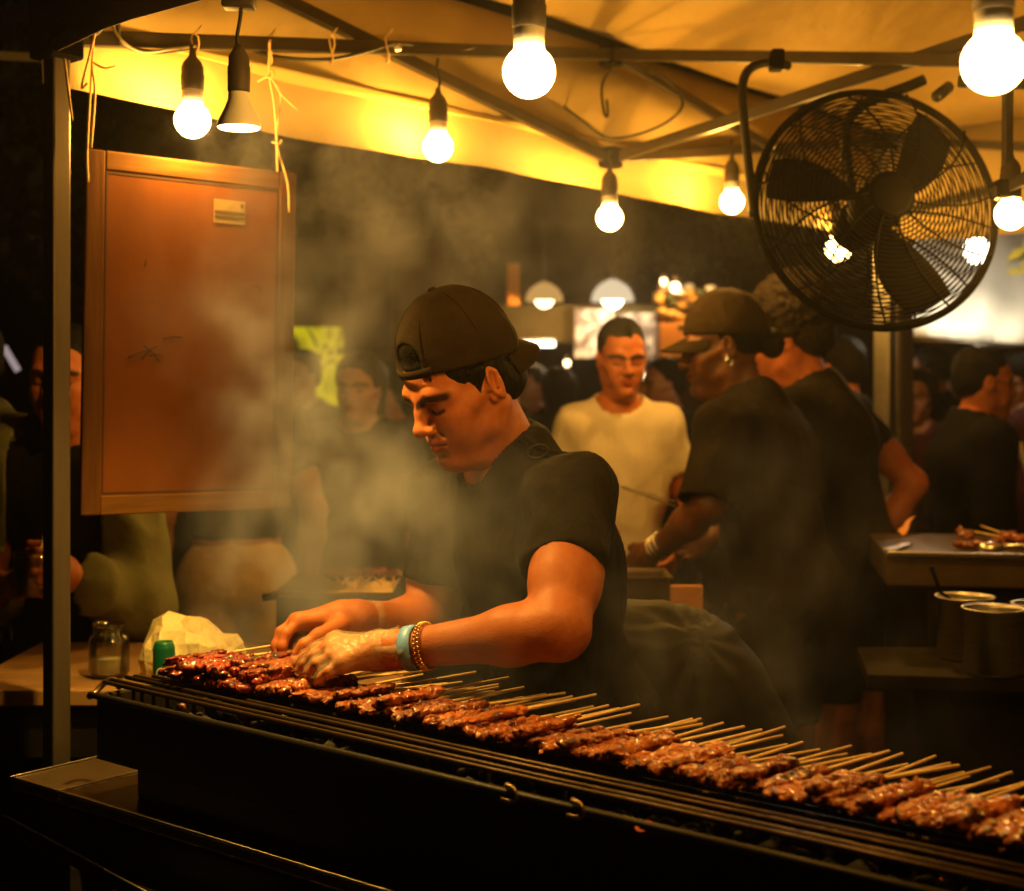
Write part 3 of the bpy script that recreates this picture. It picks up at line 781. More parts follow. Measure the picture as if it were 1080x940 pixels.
def joint(p, s=.05):
    MB().box(p, (s, s, s*1.1), [FD, SD, UP]).build('truss_joint', M['black_plastic'], tent, smooth=False, bevel=.006)
def truss(a, b, off):
    """two scissor pairs from corner a to corner b; off keeps the crossing bars side by side"""
    m_ = (a+b)/2; n = np.asarray(off)
    z = lambda p, zz: np.array([p[0], p[1], zz])
    for e in (a, b):
        bar(z(e, ZL)+n*.012, z(m_, ZT)+n*.012); bar(z(e, ZT)-n*.012, z(m_, ZL)-n*.012)
        q = (e+m_)/2; jb = MB(); jb.tube([z(q, (ZL+ZT)/2)-n*.03, z(q, (ZL+ZT)/2)+n*.03], .009, 8); jb.build('pivot_bolt', M['steel'], tent)
    joint(z(m_, ZL)); joint(z(m_, ZT))
truss(c00, c01, FD); truss(c01, c11, SD); truss(c10, c11, FD)
mid = tp(0, TS/2, 0); cen = tp(TS/2, TS/2, 0); mid2 = tp(TS/2, TS, 0)
for a in (mid, mid2, tp(TS, TS/2, 0), tp(TS/2, 0, 0)):
    dd = nrm(cen-a); n = np.cross(dd, UP); z = lambda p, zz: np.array([p[0], p[1], zz])
    if a is not mid and np.dot(a-tp(TS/2, 0, 0), a-tp(TS/2, 0, 0)) < .01: continue
    bar(z(a, ZT)+n*.012, z(cen, ZL-.0)+n*.012); bar(z(a, ZL)-n*.012, z(cen, ZT)-n*.012)
joint(np.array([cen[0], cen[1], ZL])); joint(np.array([cen[0], cen[1], ZT]))
MB().beam((cen[0], cen[1], ZL-.1), (cen[0], cen[1], 3.22), .035, .035, up=FD).build('centre_mast', M['truss'], tent, smooth=False, bevel=.003)
# upper rails of the front that pass over the camera's view
bar(tp(0, 0, ZT)+SD*.02, tp(TS/2, 0, ZL)+SD*.02)
bar(tp(0, 0, ZL)-SD*.02, tp(TS/2, 0, ZT)-SD*.02)

# the second tent's leg next to the far corner
nt = thing('tent_leg', (1.50, 5.35, 0), 'plain metal leg of the neighbouring tent right beside the far tent leg', 'tent leg')
MB().beam((1.47, 5.35, 0), (1.47, 5.35, 2.35), .066, .066).build('pole', M['alu'], nt, smooth=False, bevel=.005)
MB().box((1.5, 5.35, .008), (.13, .13, .016)).build('foot', M['steel_dark'], nt, smooth=False, bevel=.003)

# ------------------------------------------------------------------ bulbs
def add_light(p, power, col=(1, .475, .06), r=.03, name='bulb_light'):
    l = bpy.data.lights.new(name, 'POINT'); l.energy = power; l.color = col; l.shadow_soft_size = r
    o = bpy.data.objects.new(name, l); COL.objects.link(o); o.location = [float(x) for x in p]; return o
def lamp(c, R, top, label, power, sock=1.0, group='bulbs strung under the tent', cordr=.0035):
    """c = centre of the globe, top = where the cord starts"""
    c = np.asarray(c, float); t = thing('hanging_bulb', top, label, 'light bulb', group)
    prof = [(.0001, -R)]
    for k in range(1, 15):
        a = -math.pi/2+k*math.pi/15; prof.append((R*math.cos(a), R*math.sin(a)))
        if a > .9: break
    prof += [(R*.585, R*.86), (R*.565, R*1.0)]
    gl = MB().lathe(prof, c, 28).build('globe', M['bulb'], t)
    sk = MB().lathe([(R*.55, R*.97), (R*.58, R*1.0), (R*.60, R*1.64), (R*.56, R*1.67)], c, 20, closed=True); sk.build('bulb_collar', M['white_paint'], t)
    s = MB().lathe([(R*.60, R*1.62), (R*.64, R*1.7), (R*.66, R*2.5), (R*.62, R*2.55), (R*.62, R*2.9), (R*.5, R*3.2), (R*.22, R*3.55), (R*.16, R*3.9)], c, 20, closed=True)
    s.build('socket', M['socket'], t)
    a = c+UP*R*3.7
    cm = MB(); cm.tube(curve([a, (a*2+top)/3+np.array([.004, 0, 0]), (a+2*np.asarray(top))/3-np.array([.003, 0, 0]), top], 5), cordr, 7); cm.build('cord', M['cable'], t)
    li = add_light(c-UP*R*.1, power, r=R*.6); li.parent = t; li.location = [float(x) for x in (c-UP*R*.1-np.array(t.location))]
    return t
PW = 15
lamp(P(203, 127, 2.68), .034, P(203, 48, 2.70), 'lit round bulb left of the cone reflector bulb, by the brown board', PW*.75)
lamp(P(462, 155, 3.20), .034, P(462, 62, 3.22), 'lit round bulb against the pale valance, above the smoke', PW*.8)
lamp(P(643, 230, 3.66), .034, P(643, 160, 3.70), 'lit round bulb hanging below the truss joint at the tent side', PW)
lamp(P(772, 213, 4.05), .034, P(772, 148, 4.1), 'lit round bulb just left of the fan, touching the valance', PW)
lamp(P(558, 76, 1.80), .0335, P(558, -120, 1.80), 'large near bulb at the top edge, middle of the photo', PW*.8)
lamp(P(1048, 66, 1.46), .0325, P(1048, -170, 1.46), 'largest bulb, near the top right corner above the fan', PW*.8)
lamp(P(1066, 226, 2.95), .033, P(1064, 178, 2.95), 'lit bulb at the right edge beside the fan', PW)
lamp(P(884, 263, 4.85), .042, P(884, 200, 4.85), 'lit bulb seen through the cage of the fan', PW)
# reflector bulb
rb = thing('hanging_bulb', P(252, 0, 2.21), 'cone shaped reflector bulb shining down beside the round bulb', 'light bulb', 'bulbs strung under the tent')
c = P(252, 136, 2.21); k = 2.21/1500
MB().lathe([(.0005, .0), (.031, .0), (.0335, .003)], c, 28).build('lens', M['lens'], rb)
MB().lathe([(.0335, .002), (.0345, .004), (.032, .012), (.022, .032), (.017, .045), (.016, .062)], c, 28).build('reflector', M['white_paint'], rb)
MB().lathe([(.0165, .056), (.0175, .06), (.0178, .095), (.0165, .098), (.016, .112), (.010, .122), (.006, .13)], c, 24, closed=True).build('socket', M['socket'], rb)
MB().tube(curve([c+UP*.125, P(250, 40, 2.21), P(254, 14, 2.21), P(252, -8, 2.21)], 5), .0032, 7).build('cord', M['cable'], rb)
MB().box(P(252, 2, 2.21), (.05, .035, .022)).build('junction', M['socket'], rb, bevel=.004)
sl = bpy.data.lights.new('reflector_light', 'SPOT'); sl.energy = 88; sl.color = (1, .57, .105); sl.spot_size = math.radians(105); sl.spot_blend = .8; sl.shadow_soft_size = .028
so = bpy.data.objects.new('reflector_light', sl); COL.objects.link(so); so.parent = rb; so.location = [float(x) for x in (c-UP*.006-np.array(rb.location))]

# cables along the truss
cb = thing('light_cable', P(330, 52, 2.9), 'black cable tied along the left truss bar between the bulbs', 'cable')
MB().tube(curve([P(98, 38, 2.56), P(122, 20, 2.58), P(128, 45, 2.6), P(160, 55, 2.66), P(205, 50, 2.74), P(240, 45, 2.82), P(290, 60, 2.9), P(345, 63, 3.0), P(385, 55, 3.08), P(420, 46, 3.16), P(452, 52, 3.26), P(470, 56, 3.3), P(500, 50, 3.36)], 7), .0045, 7).build('wire', M['cable'], cb)
MB().tube(curve([P(122, 12, 2.55), P(119, 26, 2.55), P(128, 42, 2.56), P(150, 55, 2.6), P(180, 52, 2.66), P(206, 49, 2.73)], 7), .0028, 6).build('pale_wire', M['cable_pale'], cb)
for px, d in ((206, 2.72), (286, 2.9), (350, 2.99), (409, 3.14)):
    z = MB(); q = P(px, 52, d); z.tube([q+np.array([.004*math.sin(a*2), .022*math.cos(a), .030*math.sin(a)]) for a in np.linspace(0, 6.28, 13)[:-1]], .0018, 5, True)
    z.tube([q+UP*.03, q+UP*.045+np.array([.012, 0, 0])], .0018, 5); z.build('zip_tie', M['twine'], cb)
cb2 = thing('light_cable', P(640, 110, 3.7), 'looped black cable at the truss joints in the middle', 'cable')
MB().tube(curve([P(648, 66, 3.75), P(635, 90, 3.74), P(637, 118, 3.74), P(641, 122, 3.74), P(640, 105, 3.74)], 6), .004, 6).build('wire', M['cable'], cb2)
MB().tube(curve([P(588, 108, 3.72), P(615, 128, 3.72), P(640, 145, 3.72), P(672, 142, 3.75), P(705, 128, 3.78), P(720, 108, 3.8), P(700, 82, 3.8), P(655, 66, 3.8)], 7), .004, 6).build('wire', M['cable'], cb2)

# ------------------------------------------------------------------ hanging board
bl, br = P(84, 350, 2.60), P(306, 350, 2.86)
bx = nrm([br[0]-bl[0], br[1]-bl[1], 0]); bn = np.cross(bx, UP)
zt, zb = P(90, 156, 2.6)[2], P(88, 544, 2.6)[2]; W = float(np.linalg.norm((br-bl)[:2])); Hh = zt-zb
bd = thing('wooden_board', [bl[0], bl[1], zb], 'brown framed wooden board hanging on twine from the left truss', 'board')
bx0 = bx; bx = nrm(bx*W-UP*.007); BU = nrm(UP+bx0*.007/W)
def bpt(u, v, n=0.0): return np.array([bl[0], bl[1], zb])+bx*u*W+BU*v*Hh+bn*n
mb = MB(); mb.box(bpt(.5, .5, 0), (W-.01, .008, Hh-.01), [bx, bn, BU]); mb.build('panel', M['wood_panel'], bd, smooth=False)
fw = .036
for u in (0, 1):
    mb = MB(); cc = np.array([bl[0], bl[1], zb])+bx*(fw/2 if u == 0 else W-fw/2)+BU*Hh/2; mb.box(cc, (fw, .0135, Hh), [bx, bn, BU]); mb.build('frame_stile', M['wood_frame'], bd, smooth=False, bevel=.003)
for v in (0, 1):
    mb = MB(); cc = np.array([bl[0], bl[1], zb])+bx*W/2+BU*(fw/2 if v == 0 else Hh-fw/2); mb.box(cc, (W-2*fw-.0005, .0128, fw), [bx, bn, BU]); mb.build('frame_rail', M['wood_frame_h'], bd, smooth=False, bevel=.003)
fsgn = 1 if bn[1] < 0 else -1
st = MB(); st.box(bpt(.665, .865, fsgn*.0052), (.066, .0012, .046), [bx, bn, BU]); sto = st.build('sticker', M['sticker'], bd, smooth=False)
ik = MB()
for v, h in ((.862, .006), (.848, .0045)): ik.box(bpt(.665, v, fsgn*.0064), (.064, .0008, h), [bx, bn, BU])
ik.box(bpt(.725, .885, fsgn*.0064), (.006, .0008, .008), [bx, bn, BU]); ik.build('printed_stripe', M['ink'], sto, smooth=False)
gv = MB()
for k in (-1, 1):
    gv.box(bpt(.5, .5, fsgn*.0045)+bx*k*(W/2-fw-.004), (.0035, .001, Hh-2*fw-.004), [bx, bn, BU]); gv.box(bpt(.5, .5, fsgn*.0045)+BU*k*(Hh/2-fw-.004), (W-2*fw-.012, .001, .0035), [bx, bn, BU])
gv.build('groove', M['scratch'], bd, smooth=False)
sc_ = MB()
for (u0, v0, u1, v1) in ((.2, .435, .31, .455), (.26, .43, .33, .47), (.27, .47, .34, .425), (.3, .44, .36, .44), (.27, .69, .275, .71), (.79, .655, .83, .645), (.36, .49, .45, .495)):
    sc_.tube(curve([bpt(u0, v0, fsgn*.0045), bpt((u0+u1)/2, (v0+v1)/2+.006, fsgn*.0046), bpt(u1, v1, fsgn*.0045)], 4), .0012, 5)
sc_.build('scratch', M['scratch'], bd)
def twine(name_pts, label, loc):
    t = thing('twine', loc, label, 'twine', 'ties holding up the wooden board')
    for pts in name_pts: MB().tube(curve(pts, 6), .0022, 6).build('strand', M['twine'], t)
twine([[P(99, 30, 2.56), P(97, 70, 2.57), P(92, 155, 2.58), P(93, 192, 2.575)], [P(97, 70, 2.565), P(100, 100, 2.57), P(96, 156, 2.58)], [P(98, 66, 2.56), P(110, 72, 2.56), P(122, 70, 2.57)], [P(101, 32, 2.55), P(94, 60, 2.55), P(86, 92, 2.56), P(92, 88, 2.56)],
       [P(68, 62, 2.50), P(72, 95, 2.50), P(76, 127, 2.50)]],
      'pale twine knotted at the pole, holding the left end of the board', P(99, 30, 2.56))
twine([[P(285, 42, 2.84), P(284, 78, 2.84), P(290, 118, 2.84), P(293, 190, 2.84)], [P(284, 80, 2.84), P(296, 100, 2.85), P(292, 150, 2.85), P(303, 192, 2.845), P(305, 224, 2.835)], [P(272, 86, 2.83), P(285, 82, 2.83), P(297, 100, 2.84), P(314, 116, 2.84)], [P(287, 150, 2.83), P(294, 152, 2.83), P(297, 148, 2.84)],
       [P(285, 84, 2.83), P(289, 78, 2.83), P(286, 74, 2.84)]],
      'pale knotted twine holding the right end of the board', P(285, 42, 2.84))

# ------------------------------------------------------------------ big fan
fc = P(924, 220, 3.16); Rf = .274
fn = nrm([.10, -1, .20]); fx = nrm(np.cross(UP, fn)); fy = np.cross(fn, fx); FA = [fx, fy, fn]
fan = thing('drum_fan', fc, 'large black caged fan hung from the truss on a bent pipe', 'fan')
def fpt(r, th, z): return fc+fx*r*math.cos(th)+fy*r*math.sin(th)+fn*z
def guard(name, sgn):
    m_ = MB(); dep = .075
    prof = lambda r: sgn*(.02+dep*(1-(r/Rf)**2.6))
    for r in np.linspace(.052, Rf-.006, 24): m_.tube([fpt(r, a, prof(r)) for a in np.linspace(0, 2*math.pi, 73)[:-1]], .0018, 4, True)
    for k in range(11):
        th = k*2*math.pi/11+.2*sgn; m_.tube([fpt(r, th+sgn*.5*(r/Rf)**1.2, prof(r)+sgn*.0022) for r in np.linspace(.05, Rf, 14)], .0027, 5)
    o = m_.build(name, M['black_plastic'], fan)
    return prof
pf = guard('front_guard', 1); guard('rear_guard', -1)
MB().tube([fpt(Rf, a, 0) for a in np.linspace(0, 2*math.pi, 97)[:-1]], .0085, 8, True).build('rim', M['black_plastic'], fan)
MB().lathe([(.0001, .101), (.040, .100), (.050, .096), (.052, .085), (.050, .08)], fc, 28, FA).build('badge', M['black_plastic'], fan)
MB().lathe([(.0001, -.185), (.038, -.18), (.05, -.165), (.054, -.11), (.05, -.075), (.03, -.06)], fc, 28, FA, closed=True).build('motor', M['black_plastic'], fan)
hb = MB().lathe([(.0001, .06), (.04, .055), (.055, .03), (.055, -.04), (.03, -.06)], fc, 24, FA, closed=True).build('hub', M['black_plastic'], fan)
for th0 in (math.radians(38), math.radians(150), math.radians(282)):
    V = []; F = []; nr, na = 10, 9
    for i in range(nr):
        r = .045+.205*i/(nr-1)
        for j in range(na):
            w = (-.5+j/(na-1))*(.40+.30*math.sin(math.pi*(i/(nr-1))**.8)); V.append(fpt(r, th0+w+.25*i/(nr-1), .055*w*(1-.2*i/nr)))
    for i in range(nr-1):
        for j in range(na-1): a = i*na+j; F.append((a, a+1, a+na+1, a+na))
    mk('blade', V, F, M['black_plastic'], fan, solid=.003)
yk = MB(); yk.tube(curve([fpt(Rf+.004, math.radians(184), -.005), P(790, 180, 3.16), P(784, 120, 3.17), P(783, 92, 3.18), P(788, 76, 3.19), P(800, 68, 3.2), P(818, 66, 3.22), P(832, 70, 3.24)], 8), .0105, 10)
yk.build('pipe_yoke', M['steel_dark'], fan)
MB().box(P(819, 64, 3.22), (.03, .05, .045)).build('clamp', M['black_plastic'], fan, bevel=.005)
ym = MB(); ym.tube(curve([fc-fn*.12, fc-fn*.17+UP*.1, fc-fn*.17+UP*.27, P(975, 84, 3.32)], 7), .013, 10); ym.tube([P(988, 102, 3.2), P(1000, 92, 3.25)], .014, 8); ym.build('rear_arm', M['steel_dark'], fan)
vb = thing('drop_bar', P(1063, 190, 2.95), 'short upright bar hanging at the right edge next to the fan', 'bar')
MB().beam(P(1063, 92, 2.95), P(1062, 196, 2.95), .024, .018).build('upright', M['truss'], vb, smooth=False, bevel=.003)
MB().beam(P(1046, 206, 2.95), P(1120, 168, 2.9), .016, .026).build('cross_piece', M['truss'], vb, smooth=False, bevel=.003)
MB().beam(P(1010, 86, 2.98), P(1140, 90, 2.9), .016, .024).build('top_piece', M['truss'], vb, smooth=False, bevel=.003)
MB().box(P(1062, 200, 2.95), (.05, .04, .04)).build('clamp', M['black_plastic'], vb, bevel=.005)
# valance writing side, neighbour's bar at far left
nb = MB(); nb.beam(P(-60, 56, 3.6), P(47, 61, 3.5), .02, .02); tag(nb.build('awning_rail', M['cable_pale'], smooth=False, bevel=.003), 'thin pale rail of a neighbouring awning, top left', 'rail')

# ------------------------------------------------------------------ the charcoal grill
GL = np.array([-.631, 2.279, 0])                                   # left end of the front bar, on the ground plan
def gp(t, w, z): p = GL+FD*t+SD*w; return np.array([p[0], p[1], z])
gr = thing('charcoal_grill', gp(.7, .1, .858), 'long black charcoal grill on the steel table, full of skewers', 'grill')
LG = 1.75
def gbox(t0, t1, w0, w1, z0, z1, name, m, parent, bev=.004):
    return MB().box(gp((t0+t1)/2, (w0+w1)/2, (z0+z1)/2), (t1-t0, w1-w0, z1-z0), [FD, SD, UP]).build(name, m, parent, smooth=False, bevel=bev)
gbox(-.02, LG, -.028, -.016, .915, 1.016, 'front_wall', M['cast'], gr); gbox(-.02, LG, .205, .217, .915, 1.016, 'rear_wall', M['cast'], gr)
gbox(-.02, -.008, -.016, .205, .915, 1.016, 'end_wall', M['cast'], gr); gbox(LG-.012, LG, -.016, .205, .915, 1.016, 'end_wall', M['cast'], gr)
gbox(.055, LG-.05, -.004, .19, .859, .915, 'base', M['cast'], gr); gbox(-.02, LG, -.028, .217, .912, .9165, 'bottom_plate', M['cast'], gr)
rim = MB(); rim.tube([gp(-.03, -.032, 1.014), gp(LG, -.032, 1.014)], .0055, 8); rim.tube([gp(-.03, .22, 1.014), gp(LG, .22, 1.014)], .0055, 8); rim.build('rim', M['steel_dark'], gr)
for i, w in enumerate((-.006, .008, .036, .052, .074, .1, .125, .15, .175, .195)):
    b = MB(); b.tube([gp(-.03 if i < 4 else -.01, w, 1.030+.0015*math.sin(i)), gp(LG*.5, w+.002*math.sin(i*2), 1.0285), gp(LG, w, 1.030)], .0037, 7); b.build('grill_bar', M['grate'], gr)
for t in (.35, .75, 1.15, 1.5): MB().tube([gp(t, -.018, 1.021), gp(t, .2, 1.021)], .004, 6).build('cross_bar', M['steel_dark'], gr)
def hook(t):
    h = MB(); h.tube(curve([gp(t-.012, -.02, 1.020), gp(t-.004, -.034, 1.024), gp(t+.010, -.038, 1.023), gp(t+.014, -.038, 1.012), gp(t+.004, -.037, 1.007), gp(t-.010, -.036, 1.007)], 6), .0032, 7); h.build('hook', M['steel_hook'], gr)
hk = MB(); hk.tube(curve([gp(-.01, .01, 1.022), gp(-.03, .012, 1.03), gp(-.052, .008, 1.022), gp(-.056, -.006, 1.008), gp(-.05, -.02, 1.006)], 6), .0055, 8); hk.build('hook', M['steel_hook'], gr)
hook(.845); hook(.945)
cl = MB(); rs = np.random.RandomState(2)
for _ in range(330):
    q = gp(rs.uniform(.02, LG-.05), rs.uniform(0, .19), rs.uniform(.945, .985)); cl.ball(q, rs.uniform(.012, .024, 3), 6)
tag(cl.build('coal_bed', M['coal'], gr), kind='stuff')
em = MB()
for (t, w, z) in ((1.035, -.031, 1.012), (1.043, -.030, 1.014)): em.ball(gp(t, w, z), (.008, .006, .006), 8)
for _ in range(12): em.ball(gp(rs.uniform(.05, LG-.1), rs.uniform(.12, .18), rs.uniform(.945, .96)), rs.uniform(.005, .010, 3), 6)
tag(em.build('ember', M['ember'], gr), kind='stuff')
sc2 = MB()
for (t, w) in ((.18, -.012),): sc2.ball(gp(t, w, 1.021), (.011, .008, .006), 8)
sc2.build('charred_scrap', M['meat_char'], gr)

# steel table under the grill
tb = thing('steel_table', gp(.6, .2, 0), 'dark greasy steel table carrying the long grill', 'table')
TL = np.array([-.813, 2.368, 0])-SD*.024; TF = nrm([.782, -.623, 0]); TSd = nrm([.623, .782, 0])
def tpn(t, w, z): p = TL+TF*t+TSd*w; return np.array([p[0], p[1], z])
def tbox(t0, t1, w0, w1, z0, z1, name, m, bev=.003, parent=None):
    return MB().box(tpn((t0+t1)/2, (w0+w1)/2, (z0+z1)/2), (t1-t0, w1-w0, z1-z0), [TF, TSd, UP]).build(name, m, parent or tb, smooth=False, bevel=bev)
tbox(0, .135, 0, .42, .842, .860, 'tabletop', M['steel_top']); tbox(.1375, 2.1, 0, .42, .842, .8595, 'tabletop', M['steel_top'])
tbox(.1352, .1373, 0, .42, .846, .8635, 'seam_strip', M['steel'], .0008)
MB().tube([tpn(0, .42, .861), tpn(0, -.001, .861), tpn(2.1, -.001, .861)], .0024, 6).build('edge_lip', M['steel'], tb)
tbox(0, 2.1, .002, .012, .755, .838, 'apron', M['steel_dark'])
MB().beam(tpn(.03, -.03, .80), tpn(.62, -.06, .755), .006, .022).build('front_stay', M['steel_dark'], tb, smooth=False, bevel=.0025)
MB().tube([tpn(.03, -.033, .812), tpn(.62, -.063, .767)], .0016, 5).build('stay_edge', M['steel'], tb)
for (t, w) in ((.05, .05), (.05, .38), (1.9, .05), (1.9, .38)): MB().beam(tpn(t, w, 0), tpn(t, w, .838), .035, .035, up=TF).build('leg', M['steel_dark'], tb, smooth=False, bevel=.003)
tbox(.03, 1.9, .03, .4, .25, .27, 'shelf', M['steel_dark'])

# ------------------------------------------------------------------ skewers
def meat_variant(seed):
    rs = np.random.RandomState(seed); g = Grid((-.012, -.034, -.022), (.118, .034, .024), .0021)
    x = -.002
    while x < .096:
        r = rs.uniform(.0075, .0125)
        g.ell((x+r*.8, rs.uniform(-.004, .004), rs.uniform(-.002, .002)), (r*rs.uniform(.9, 1.2), rs.uniform(.0125, .0185), rs.uniform(.0065, .0095)), .003, rot=rotx(rs.uniform(-.35, .35))@rotz(rs.uniform(-.4, .4)))
        for _ in range(6): g.ell((x+r*.8+rs.uniform(-.008, .008), rs.uniform(-.017, .017), rs.uniform(-.003, .008)), np.array([rs.uniform(.003, .0075), rs.uniform(.003, .0075), rs.uniform(.002, .0045)]), .0015)
        x += r*1.15
    V, F = g.mesh(); N = vnormals(V, F); V = V+N*(.0010*wob(V, seed, 70)+.0009*wob(V, seed+3, 170))[:, None]
    return V, F
meats = []
for s in range(9):
    V, F = meat_variant(20+s); me = bpy.data.meshes.new('meat'); me.from_pydata(V.tolist(), [], F.tolist()); me.update()
    me.polygons.foreach_set('use_smooth', [True]*len(me.polygons)); me.materials.append(M['meat_char']); meats.append(me)
stk = MB(); stk.tube([(.004, 0, 0), (.10, 0, 0), (.232, .0, .0)], .0021, 6)
sm = bpy.data.meshes.new('stick'); sm.from_pydata(stk.v, [], stk.f); sm.update(); sm.materials.append(M['stick']); sm.polygons.foreach_set('use_smooth', [True]*len(sm.polygons))
LAB = {'meat_red': ('dark red glazed meat skewer in the heap at the left end of the grill', 'red glazed skewers at the left end'),
       'meat_char': ('browned meat skewer lying on the middle stretch of the grill', 'browned skewers on the middle of the grill'),
       'meat_gold': ('golden roasted meat skewer on the right stretch of the grill', 'golden skewers on the right of the grill')}
def skewer(t, w, z, yaw, kind, tilt=0.0, i=0):
    lab, grp = LAB[kind]; p = gp(t, w, z)
    o = thing('meat_skewer', p, lab, 'skewer', grp); o.empty_display_size = .02
    o.rotation_euler = (0, tilt, yaw)
    a = bpy.data.objects.new('stick', sm); COL.objects.link(a); a.parent = o; a.rotation_euler = (random.random()*6, 0, 0)
    b = bpy.data.objects.new('meat', meats[i % 9]); COL.objects.link(b); b.parent = o; b.rotation_euler = (random.uniform(-.3, .3)+(math.pi if i % 4 == 3 else 0), 0, 0)
    b.scale = (random.uniform(.9, 1.1), random.uniform(.62, .88), random.uniform(.7, 1.0))
    b.material_slots[0].link = 'OBJECT'; b.material_slots[0].material = M[kind]
BASE = math.atan2(.6, .8); t = .055; i = 0
while t < 1.56:
    kind = 'meat_red' if t < .27 else ('meat_char' if t < .80 else 'meat_gold')
    if random.random() < .12 and kind == 'meat_char': kind = 'meat_gold'
    w = .068+random.uniform(-.008, .008)-(.018 if t < .25 else 0)
    skewer(t, w, 1.0455+random.uniform(-.001, .003)+(.010 if i % 5 == 4 else 0), BASE+random.gauss(0, .085), kind, random.uniform(-.05, .015), i)
    t += random.choice((.012, .014, .017, .020, .024)) if kind != 'meat_red' else .0145
    i += 1
for k in range(9):                        # a second layer on the red heap, and the ones being turned by the cook
    skewer(.07+.022*k, .05+random.uniform(-.015, .02), 1.062+random.uniform(0, .006), BASE+random.gauss(0, .16), 'meat_red', random.uniform(-.04, .02), i+k)
for k in range(7): skewer(.16+.016*k, .065+.005*k, 1.068+.003*(k % 3), BASE+random.gauss(-.03, .05), 'meat_red' if k < 4 else 'meat_char', -.03, i+3*k)

# ------------------------------------------------------------------ prep table on the left with jar, can and bag
pt = thing('prep_table', (-.75, 2.85, 0), 'worn plywood prep table behind the left tent leg, jar on top', 'table')
pc = np.array([-.98, 2.98, 0]); ptop = MB().box((-.62, 2.86, .935), (.82, .5, .03)); ptop.build('tabletop', M['table_wood'], pt, smooth=False, bevel=.003)
MB().box((-.62, 2.64, .87), (.76, .02, .1)).build('apron', M['steel_dark'], pt, smooth=False, bevel=.002)
for x in (-.99, -.25):
    for y in (2.65, 3.07): MB().beam((x, y, 0), (x, y, .92), .04, .04).build('leg', M['steel_dark'], pt, smooth=False, bevel=.003)
jc = P(115, 716, 2.73); jc[2] = .951
jr = thing('glass_jar', jc, 'open clear glass jar on the prep table by the tent leg', 'jar')
MB().lathe([(.0001, .001), (.030, .001), (.036, .005), (.0385, .012), (.0385, .068), (.036, .076), (.030, .082), (.0295, .098), (.0315, .1), (.0315, .103), (.028, .103), (.027, .098), (.0275, .083), (.034, .074), (.0355, .067), (.0355, .013), (.033, .007), (.0001, .006)], jc, 36).build('glass', M['glass'], jr)
th = MB()
for z in (.086, .092): th.tube([jc+np.array([.0300*math.cos(a), .0300*math.sin(a), z+.003*a/6.28]) for a in np.linspace(0, 6.28, 40)], .0011, 5)
th.build('screw_thread', M['glass'], jr)
MB().lathe([(.0001, .008), (.032, .008), (.0335, .012), (.0335, .034), (.0001, .036)], jc, 28).build('contents', M['jar_fill'], jr)
cc = P(173, 700, 2.58); cc[2] = .951
can = thing('drink_can', cc, 'small green drink can with a white round mark, in front of the bag', 'can')
MB().lathe([(.0001, .0), (.016, .0), (.0195, .005), (.020, .009), (.020, .080), (.019, .086), (.0165, .091), (.016, .094), (.015, .092), (.0001, .091)], cc, 32).build('body', M['green_can'], can)
em_ = MB()
for r0, r1 in ((.0115, .0090), (.0058, .0001)):
    V = []; n = 24
    for k in range(n):
        a = 2*math.pi*k/n
        for r in (r0, r1):
            x = r*math.cos(a)*.9; V.append((cc[0]+x, cc[1]-math.sqrt(.0204**2-x**2), cc[2]+.038+r*math.sin(a)))
    em_.add(V, [(2*k, 2*k+1, (2*k+3) % (2*n), (2*k+2) % (2*n)) for k in range(n)])
em_.build('printed_mark', M['white_paint'], can, solid=.0004)
bc = P(205, 690, 2.72); bc[2] = .951
g = Grid(bc+np.array([-.14, -.12, -.01]), bc+np.array([.17, .12, .18]), .005)
g.ell(bc+np.array([-.02, 0, .04]), (.075, .06, .075), 0); g.ell(bc+np.array([.04, 0, .025]), (.065, .06, .05), .04); g.cap(bc+np.array([-.045, 0, .06]), bc+np.array([-.05, 0, .115]), .035, .008, .03)
g.cap(bc+np.array([-.045, 0, .115]), bc+np.array([-.02, -.01, .105]), .012, .008, .02); g.cap(bc+np.array([-.02, 0, .08]), bc+np.array([.07, 0, .065]), .02, .012, .02)
g.cut((0, 0, bc[2]+.001), (0, 0, -1))
bag_o = mk('plastic_bag', *rumple(rumple(relax(g.mesh(), 1), .012, 8, 6), .005, 20, 9), M['bag'], smooth=False)
dm = bag_o.modifiers.new('crumple', 'DECIMATE'); dm.ratio = .035
tag(bag_o, 'crumpled cream plastic bag on the prep table behind the skewers', 'bag')
# ------------------------------------------------------------------ the cook
ca, cp = math.radians(54), math.radians(26)
hfwd = np.array([-math.sin(ca)*math.cos(cp), -math.cos(ca)*math.cos(cp), -math.sin(cp)])
HF = Frame(P(487, 404, 2.34), hfwd, roll=0.0, scale=.985)
SLk, SRk = P(607, 527, 2.23), P(472, 527, 2.52); EL, WL = P(590, 664, 2.03), P(417, 686, 2.13); ER, WR = P(455, 664, 2.52), P(376, 652, 2.36)
NK = P(531, 484, 2.40); PEL = P(604, 765, 2.44); TFW = nrm([-math.sin(math.radians(52)), -math.cos(math.radians(52)), 0])
ck = thing('person', [PEL[0], PEL[1], 0], 'cook in a black tee and backwards cap bending over the skewers', 'person')
def chain(g, pts, rs, k=.006):
    for i in range(len(pts)-1): g.cap(pts[i], pts[i+1], rs[i], rs[i+1], k)
FR = [.0092, .0087, .0080, .0070]
